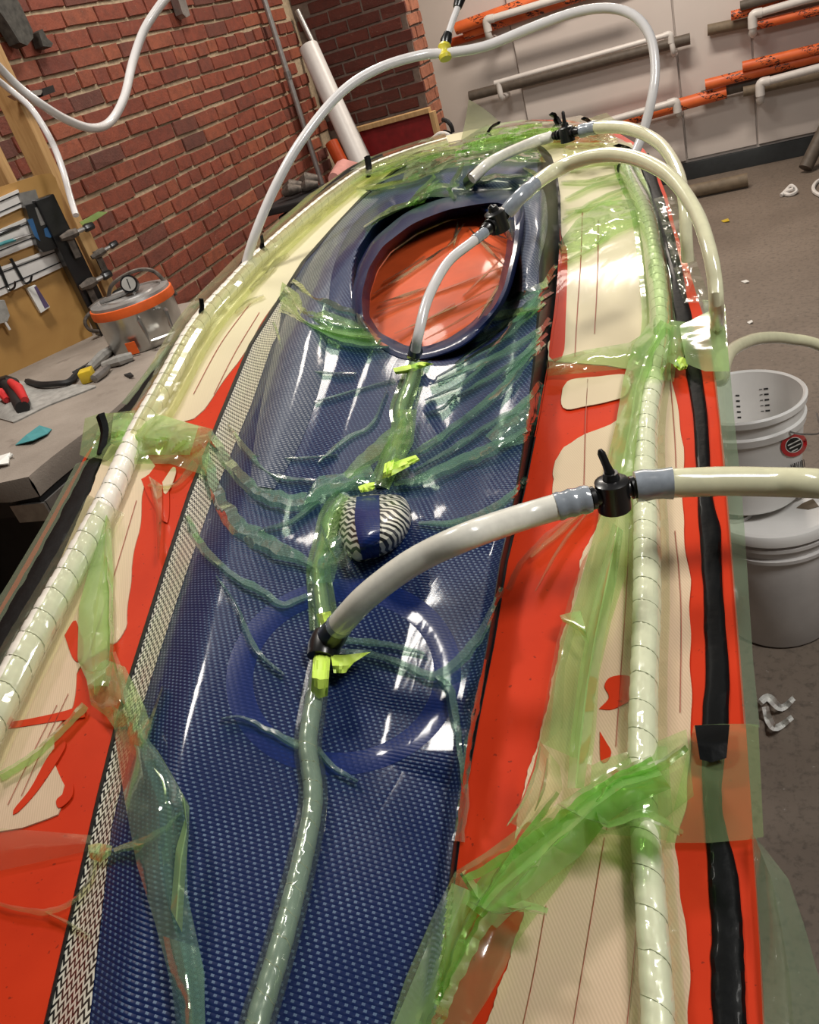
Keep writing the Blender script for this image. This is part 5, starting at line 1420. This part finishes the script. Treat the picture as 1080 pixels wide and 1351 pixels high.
# right: far fans
sheet([(736, 322), (760, 290), (795, 266), (842, 262)], [(740, 336), (780, 328), (815, 308), (850, 292)], 'film', .006, .020, .008, 28, 9, 161, 'film_fold', P, 34)
for k, pts in enumerate(([(742, 290), (790, 262), (825, 248)], [(745, 262), (785, 244), (822, 236)], [(745, 345), (775, 330), (800, 308)], [(746, 278), (780, 272), (820, 258)], [(740, 240), (780, 238), (815, 228)], [(750, 222), (785, 214), (820, 214)])):
    pleat([(x, y, 3 + 2 * (i == 1)) for i, (x, y) in enumerate(pts)], 'film', .004, .009, .005, 170 + k)
for k, pts in enumerate(([(348, 390), (330, 398), (310, 412)], [(400, 300), (380, 318), (360, 330)], [(362, 352), (345, 368), (330, 382)], [(430, 272), (415, 290), (398, 300)], [(470, 245), (450, 262), (430, 276)], [(380, 335), (362, 348), (352, 362)], [(520, 215), (480, 232), (440, 258)], [(560, 205), (510, 220), (470, 240)])):
    pleat([(x, y, 4 + 3 * (i == 1)) for i, (x, y) in enumerate(pts)], 'film_glint', .004, .010, .006, 180 + k)
# heap of film over the far end of the mould
sheet([(500, 215), (560, 196), (620, 186), (690, 176)], [(455, 245), (520, 225), (580, 208), (660, 196)], 'film', .010, .030, .014, 36, 10, 191, 'film_fold', P, 26)
sheet([(600, 190), (640, 165), (690, 158), (740, 160)], [(600, 212), (640, 195), (700, 184), (750, 176)], 'film_dense', .012, .035, .018, 30, 10, 192, 'film_fold', P, 30)
sheet([(540, 205), (600, 196), (660, 196), (705, 190)], [(530, 240), (590, 222), (650, 214), (720, 214)], 'film', .010, .024, .012, 30, 9, 193, 'film_fold', P, 30)
sheet([(735, 158), (765, 152), (800, 162)], [(740, 176), (780, 180), (815, 186)], 'film_yellow', .008, .03, .012, 20, 8, 194, 'film_fold', P, 36)
sheet([(745, 192), (790, 190), (830, 206)], [(742, 208), (785, 206), (822, 216)], 'film_yellow', .006, .02, .006, 20, 7, 195, 'film_fold', P, 40)
sheet([(745, 160), (780, 168), (820, 184), (840, 196)], [(706, 188), (745, 192), (790, 200), (826, 210)], 'film_yellow', .005, .02, .008, 26, 10, 196, 'film_fold', P, 40)
sheet([(470, 222), (520, 204), (580, 190), (650, 176), (730, 160)], [(480, 232), (540, 212), (600, 200), (660, 190), (735, 178)], 'film_yellow', .012, .03, .012, 36, 8, 197, 'film_fold', P, 34)
for k, pts in enumerate(([(530, 282), (552, 258), (574, 232)], [(590, 252), (602, 235), (612, 215)], [(600, 278), (598, 262), (592, 248)], [(535, 270), (570, 250), (606, 244)], [(480, 300), (520, 276), (560, 266)], [(620, 215), (625, 200), (640, 192)], [(612, 250), (640, 236), (700, 232)], [(470, 250), (520, 244), (580, 226)], [(690, 222), (706, 232), (712, 250)])):
    pleat([(x, y, 5 + 5 * (i == 1)) for i, (x, y) in enumerate(pts)], 'film', .008, .022, .014, 200 + k)
for k, pts in enumerate(([(515, 222, 2), (560, 204, 5), (610, 194, 3)], [(560, 226, 2), (600, 208, 4), (650, 198, 2)], [(630, 176, 2), (670, 166, 5), (715, 162, 3)], [(640, 200, 2), (690, 186, 5), (735, 180, 2)], [(700, 190, 2), (745, 178, 4), (800, 186, 2)], [(745, 214, 2), (785, 200, 4), (826, 206, 2)], [(480, 246, 2), (520, 232, 4), (566, 214, 2)])):
    pleat(pts, 'film_glint', .022, .016, .008, 260 + k)
sheet([(535, 282), (548, 262), (560, 246)], [(552, 276), (565, 260), (580, 236)], 'film', .012, .026, .01, 14, 7, 210, 'film_fold', P, 50)
# upright corners of the bag at the far edge
def upright(px, Df, mat, name='film_flap'):
    c_ = px
    pts = [at_d(x, y, D_) for (x, y), D_ in zip(px, Df)]
    n_ = 10
    A2 = np.array([pts[0] + (pts[1] - pts[0]) * t for t in np.linspace(0, 1, n_)]); B2 = np.array([pts[3] + (pts[2] - pts[3]) * t for t in np.linspace(0, 1, n_)])
    rows = []
    for i in range(n_):
        rows.append([A2[i] * (1 - v) + B2[i] * v + np.array([0, .012 * math.sin(3 * v + i * .4), 0]) for v in np.linspace(0, 1, 8)])
    return MB().grid(rows).build(name, MAT[mat], bag)
D1 = depth(plane_pt(640, 180)); D2 = depth(plane_pt(470, 230))
upright([(618, 131), (658, 159), (650, 186), (606, 192)], [D1 + .05, D1 + .05, D1, D1], 'film_milky')
upright([(458, 226), (490, 206), (494, 222), (470, 240)], [D2 + .04, D2, D2, D2], 'film_milky')
upright([(770, 160), (800, 148), (818, 162), (792, 172)], [depth(plane_pt(790, 170)) + .02] * 2 + [depth(plane_pt(800, 172))] * 2, 'film_yellow')
upright([(345, 325), (356, 314), (366, 326), (352, 338)], [depth(plane_pt(350, 335)) + .02] * 2 + [depth(plane_pt(355, 335))] * 2, 'film')
upright([(248, 406), (276, 394), (290, 402), (262, 416)], [depth(plane_pt(262, 412))] * 4, 'film_skirt')
# short black tapes pinching the bag edge
def pinch(pts, wpx, lab, lift=0.02):
    pts3 = [plane_pt(x, y, lift + .02 * i) for i, (x, y) in enumerate(pts)]
    w = wpx / 2 * depth(pts3[0]) / F
    rows = []
    C_ = catmull(pts3, n=8)
    for i, c_ in enumerate(C_):
        t_ = Vector(C_[min(i + 1, 7)] - C_[max(i - 1, 0)]).normalized()
        view = Vector(CAMP - c_).normalized(); sd_ = t_.cross(Vector((0, -.6, 1)).normalized()).normalized() * w
        up_ = sd_.cross(t_).normalized() * .004
        rows.append([Vector(c_) - sd_, Vector(c_) + up_, Vector(c_) + sd_, Vector(c_) - up_])
    tag(MB().grid(rows, True, True).build('tape_piece', MAT['tape']), lab, 'tape', 'black tape pieces at the bag edge')
pinch([(486, 233), (486, 218), (484, 206)], 9, 'black tape piece standing at the foot of the white leaning pipe')
pinch([(344, 337), (346, 322), (345, 312)], 9, 'black tape piece beside the end of the thin white hose')
pinch([(258, 428), (266, 408), (265, 394)], 9, 'black tape piece beside the pressure pot')
pinch([(132, 600), (138, 570), (132, 547)], 14, 'black tape piece at the left film knot near the bench', .012)
pinch([(740, 168), (732, 155), (728, 150)], 9, 'black tape piece at the far end left of the hose valve')
pinch([(788, 166), (776, 160), (770, 156)], 9, 'black tape piece at the far end right of the hose valve')
pinch([(835, 200), (825, 195), (816, 192)], 16, 'wide black tape piece beside the lower end of the white hose', .015)
pinch([(640, 180), (648, 168), (658, 162)], 6, 'curved black tape piece on the upright film corner')
tag(sheet([(916, 957), (938, 956), (962, 956)], [(923, 1002), (938, 1006), (958, 1000)], 'tape', .017, .003, .004, 12, 8, 221, 'x', plane_pt, 30), None, None)
_o = bpy.data.objects['x']; _o.name = 'tape_patch'
# ------------------------------------------------------------------ lime tape tabs
def tab(pts_a, pts_b, lab, off=.02, tent=.008, seed=1):
    A2, B2 = resample2(pts_a, 10), resample2(pts_b, 10); rows = []
    for i in range(10):
        rows.append([P(*(A2[i] * (1 - v) + B2[i] * v), off + tent * math.sin(math.pi * v) + .004 * noise.noise(Vector((i * .8, v * 4, seed)))) for v in np.linspace(0, 1, 6)])
    tag(MB().grid(rows).build('tape_tab', MAT['lime'], None, True, 25), lab, 'tape', 'lime tape tabs')
tab([(417, 810), (422, 832)], [(436, 806), (441, 826)], 'lime tape wrapped just above the black hose elbow on the deck', .012, .018, 1)
tab([(413, 868), (418, 858), (436, 862)], [(410, 912), (420, 922), (432, 918)], 'lime tape wrapped below the black hose elbow on the deck', .016, .018, 2)
tab([(436, 864), (455, 864), (489, 860)], [(440, 888), (456, 888), (464, 876)], 'loose lime tape tab sticking out right of the lower wrap', .02, .004, 3)
tab([(508, 614), (530, 606), (548, 600)], [(512, 630), (535, 618), (554, 607)], 'lime tape tab lying above the zebra console pod', .020, .004, 4)
tab([(472, 642), (484, 637), (494, 636)], [(476, 650), (488, 648), (494, 646)], 'small lime tape tab at the top left of the console pod', .018, .004, 5)
tab([(507, 612), (514, 608), (520, 606)], [(504, 632), (510, 630), (516, 628)], 'lime tape band around the tubing above the console pod', .026, .010, 6)
tab([(518, 486), (535, 482), (556, 477)], [(522, 494), (540, 492), (572, 480)], 'lime tape tab below the black elbow at the hatch', .012, .006, 7)
tab([(895, 470), (903, 472), (907, 482)], [(888, 482), (896, 489), (905, 487)], 'lime tape tab on the right flange beside the black tape', .012, .004, 8)

# ------------------------------------------------------------------ hoses
def hose_path(pts): return catmull(pts, n=90)
def hp3(lst):
    """(x, y, off) above the flange plane, or (x, y, 'D', depth)"""
    return [at_d(q_[0], q_[1], q_[3]) if len(q_) == 4 else P(q_[0], q_[1], q_[2]) for q_ in lst]
def hose(path, r, mat, label, name='hose', group=None):
    return tag(MB().tube(path, r, 18).build(name, MAT[mat]), label, 'hose', group)
def sleeve(path, i0, i1, r, mat, parent, name='hose_end'):
    n_ = i1 - i0
    rr = [r * (1.0 + .05 * math.sin(k * 1.9)) for k in range(n_)]
    return MB().tube(path[i0:i1], rr, 18).build(name, MAT[mat], parent)
def valve(c, ax, r, label, lever_dir, tilt=.3):
    c = Vector(c); ax = Vector(ax).normalized()
    up = Vector((0, 0, 1)); up = (up - ax * up.dot(ax)).normalized(); sd_ = ax.cross(up)
    t = empty('hose_valve', c, label, 'valve', 'black hose valves')
    MB().tube([c - up * r * 1.5, c - up * r * 1.4, c + up * r * 1.0, c + up * r * 1.2], [r * .8, r * 1.28, r * 1.28, r * .9], 18).build('body', MAT['black'], t)
    MB().tube([c - ax * r * 1.7, c - ax * r * .6, c + ax * r * .6, c + ax * r * 1.7], [r * .62, r * .8, r * .8, r * .62], 14).build('barrel', MAT['black'], t)
    for s_ in (-1, 1):
        q_ = [c + ax * s_ * r * k for k in (1.4, 1.7, 1.72, 2.1, 2.12, 2.5, 2.9)]
        MB().tube(q_, [r * .9, r * .9, r * .66, r * .66, r * .86, r * .74, r * .7], 14).build('barb', MAT['black'], t)
    MB().tube([c + up * r * 1.0, c + up * r * 1.75], [r * .7, r * .55], 12).build('spindle', MAT['black'], t)
    ld = Vector(lever_dir).normalized()
    a = c + up * r * 1.5
    M3 = Matrix((ld.cross(Vector((0, 1, 0))).normalized(), Vector((0, 1, 0)), ld)).transposed()
    MB().tube([a - ld * r * .5, a, a + ld * r * .9, a + ld * r * 1.9, a + ld * r * 2.2], [r * .25, r * .42, r * .30, r * .30, r * .15], 10).build('lever', MAT['black'], t)
    return t
HR = .0128
# H4: the big near hose with its valve
pA = hp3([(441, 834, .030), (452, 820, .048), (480, 790, .075), (520, 758, .095), (560, 733, .108), (620, 706, .115), (690, 682, .115), (752, 664, .112), (778, 658, .111)])
pa = hose_path(pA)
h4 = hose(pa, HR, 'hose_grey', 'thick cloudy hose arching from the blue deck to the near black valve')
sleeve(pa, 80, 90, HR * 1.06, 'collar', h4)
sleeve(pa, 0, 7, HR * 1.02, 'collar', h4)
pB = hp3([(838, 642, .109), (862, 639, .108), (900, 637, .105), (960, 635, .095), (1020, 636, .085), (1090, 639, .075)]) + [at_d(1180, 650, .86), at_d(1300, 720, .95), at_d(1380, 860, 1.1), at_d(1400, 1000, 1.25)]
pb_ = catmull(pB, n=130)
h4b = hose(pb_, HR * 1.1, 'hose_yellow', 'thick yellowed hose leaving the near valve past the white buckets')
sleeve(pb_, 0, 5, HR * 1.16, 'collar', h4b)
cv = P(808, 650, .110)
valve(cv, Vector(pB[0]) - Vector(pA[-1]), HR * .98, 'black hose valve above the right flange in the near hose', (-.25, .15, 1.0))
def elbow(c, up_to, r, label):
    c = Vector(c); u = Vector(up_to)
    t = empty('hose_elbow', c, label, 'fitting', 'black hose elbows')
    MB().tube([c, c.lerp(u, .5), u], [r * 1.1, r * 1.15, r * .95], 14).build('spout', MAT['black'], t)
    return t, c
e4, c4 = elbow(P(430, 850, .012), pa[5], HR, 'black elbow fitting on the blue deck at the foot of the near hose')
MB().tube([P(424, 868, .014), P(428, 852, .016), P(430, 838, .016)], [HR * 1.15, HR * 1.3, HR * 1.1], 14).build('barrel', MAT['black'], e4)
# H2: middle hose from the hatch sill
Q = lambda x, y, o_: plane_pt(x, y, .062 + o_)
pA = [Q(548, 462, .030), Q(552, 440, .055), Q(565, 392, .085), Q(590, 347, .100), Q(622, 320, .108), Q(640, 306, .110)]
pa = hose_path(pA)
r2 = 6.8 * depth(pa[45]) / F
h2 = hose(pa, r2, 'hose_milky', 'cloudy white hose arching over the orange hatch')
sleeve(pa, 80, 90, r2 * 1.1, 'collar', h2)
pB = hp3([(668, 280, .118), (690, 256, .140), (730, 226, .185), (780, 207, .205), (830, 207, .21), (880, 230, .205), (915, 275, .19), (934, 325, .17), (943, 372, .14), (945, 410, .10)]) + [at_d(946, 450, 1.30), at_d(947, 492, 1.29), at_d(951, 500, 1.33), at_d(955, 480, 1.38), at_d(964, 463, 1.43), at_d(982, 452, 1.48), at_d(1005, 446, 1.52), at_d(1040, 447, 1.56), at_d(1090, 460, 1.58), at_d(1180, 520, 1.62), at_d(1250, 640, 1.72), at_d(1300, 760, 1.80)]
pb_ = catmull(pB, n=200)
h2b = hose(pb_, [(9.6 if i < 105 else 9.6 - 2.4 * min(1, (i - 105) / 30)) * depth(q_) / F for i, q_ in enumerate(pb_)], 'hose_yellow', 'yellowed hose arching from the hatch valve over the right flange and past the open bucket')
sleeve(pb_, 0, 8, 10.2 * depth(pb_[4]) / F, 'collar', h2b)
valve(Q(655, 290, .114), Vector(pB[0]) - Vector(pA[-1]), .0125, 'black hose valve over the orange hatch', (.4, .1, -.5))
e2, c2 = elbow(Q(546, 470, .010), pa[6], r2 * 1.1, 'black elbow fitting at the near edge of the orange hatch')
MB().tube([Q(543, 474, .010), Q(546, 468, .014), Q(552, 462, .014)], [r2 * 1.1, r2 * 1.3, r2 * 1.0], 12).build('barrel', MAT['black'], e2)
# H3: far hose
pA = hp3([(622, 236, .035), (650, 212, .06), (700, 189, .085), (728, 180, .09)])
pa = hose_path(pA)
h3 = hose(pa, [7.0 * depth(q_) / F for q_ in pa], 'hose_grey', 'cloudy hose rising from the far deck behind the hatch')
pB = hp3([(765, 173, .10), (790, 168, .105), (830, 170, .11), (868, 188, .11), (892, 222, .11), (902, 265, .10), (905, 310, .06), (907, 345, .02)])
pb_ = hose_path(pB)
h3b = hose(pb_, [8.0 * depth(q_) / F for q_ in pb_], 'hose_yellow', 'yellowed hose drooping behind the taller yellowed arch at the far flange')
sleeve(pb_, 0, 6, 8.6 * depth(pb_[3]) / F, 'collar', h3b)
valve(P(747, 176, .098), Vector(pB[0]) - Vector(pA[-1]), .0125, 'black hose valve at the far end of the mould', (.0, .1, 1))
e3, c3 = elbow(P(618, 240, .006), pa[8], .012, 'black elbow fitting on the far deck under film')
# H1: thin white hose loop across the top
HD = [(322, 357, 1.90), (336, 310, 1.86), (365, 242, 1.84), (400, 182, 1.84), (450, 122, 1.86), (500, 90, 1.88), (555, 73, 1.90), (590, 70, 1.90), (640, 61, 1.88), (700, 37, 1.86), (760, 16, 1.84), (805, 11, 1.82), (838, 22, 1.80), (858, 50, 1.79), (864, 92, 1.79), (859, 132, 1.80), (848, 175, 1.83), (838, 200, 1.84), (828, 216, 1.85)]
pa = hose_path([at_d(x, y, D_) for x, y, D_ in HD])
h1 = hose(pa, [6.2 * depth(q_) / F for q_ in pa], 'hose_milky', 'thin milky hose looping high from the left flange to the far right flange')
MB().tube(catmull([at_d(588, 78, 1.90), at_d(586, 68, 1.90), at_d(587, 58, 1.90)], n=6), [.014, .016, .012, .012, .016, .012], 12).build('yellow_wrap', MAT['yellow_tape'], h1)
tt = empty('tee_fitting', at_d(588, 55, 1.9), 'black tee fitting with a short hose rising from the top of the white loop', 'fitting')
MB().tube([at_d(586, 62, 1.9), at_d(588, 54, 1.9), at_d(591, 44, 1.9)], [.010, .0135, .010], 12).build('barb', MAT['black'], tt)
MB().tube([at_d(590, 48, 1.9), at_d(597, 27, 1.9), at_d(605, 6, 1.9)], .0075, 12).build('riser', MAT['hose_milky'], tt)
MB().tube([at_d(603, 10, 1.9), at_d(606, 0, 1.9), at_d(612, -14, 1.9)], [.010, .0125, .012], 12).build('upper_barb', MAT['black'], tt)
for k, (x, y) in enumerate(((632, 64), (648, 60))):
    pass
ea, ca = elbow(P(320, 360, .012), at_d(325, 346, 1.90), .012, 'black elbow fitting at the left flange end of the thin white hose')
eb, cb = elbow(P(822, 222, .010), at_d(830, 208, 1.85), .013, 'black elbow fitting at the right flange end of the thin white hose')
# hoses by the studs
pa = hose_path([at_d(x, y, D_) for x, y, D_ in ((-15, 74, 2.05), (0, 90, 2.1), (25, 115, 2.15), (55, 138, 2.2), (90, 159, 2.3), (122, 169, 2.4), (146, 160, 2.5), (164, 128, 2.55), (175, 82, 2.6), (190, 40, 2.62), (212, 6, 2.62), (232, -18, 2.62), (262, -60, 2.62), (275, -120, 2.62))])
hose(pa, [5.6 * depth(q_) / F for q_ in pa], 'hose_milky', 'milky hose looping across the brick wall from the pine stud to the top')
pa = hose_path([at_d(x, y, D_) for x, y, D_ in ((-10, 100, 2.25), (10, 116, 2.3), (38, 140, 2.34), (56, 165, 2.36), (72, 195, 2.38), (84, 228, 2.38), (92, 258, 2.36), (100, 284, 2.34))])
hose(pa, [4.2 * depth(q_) / F for q_ in pa], 'hose_milky', 'thinner milky hose hanging down from the clamped stud to the black post')
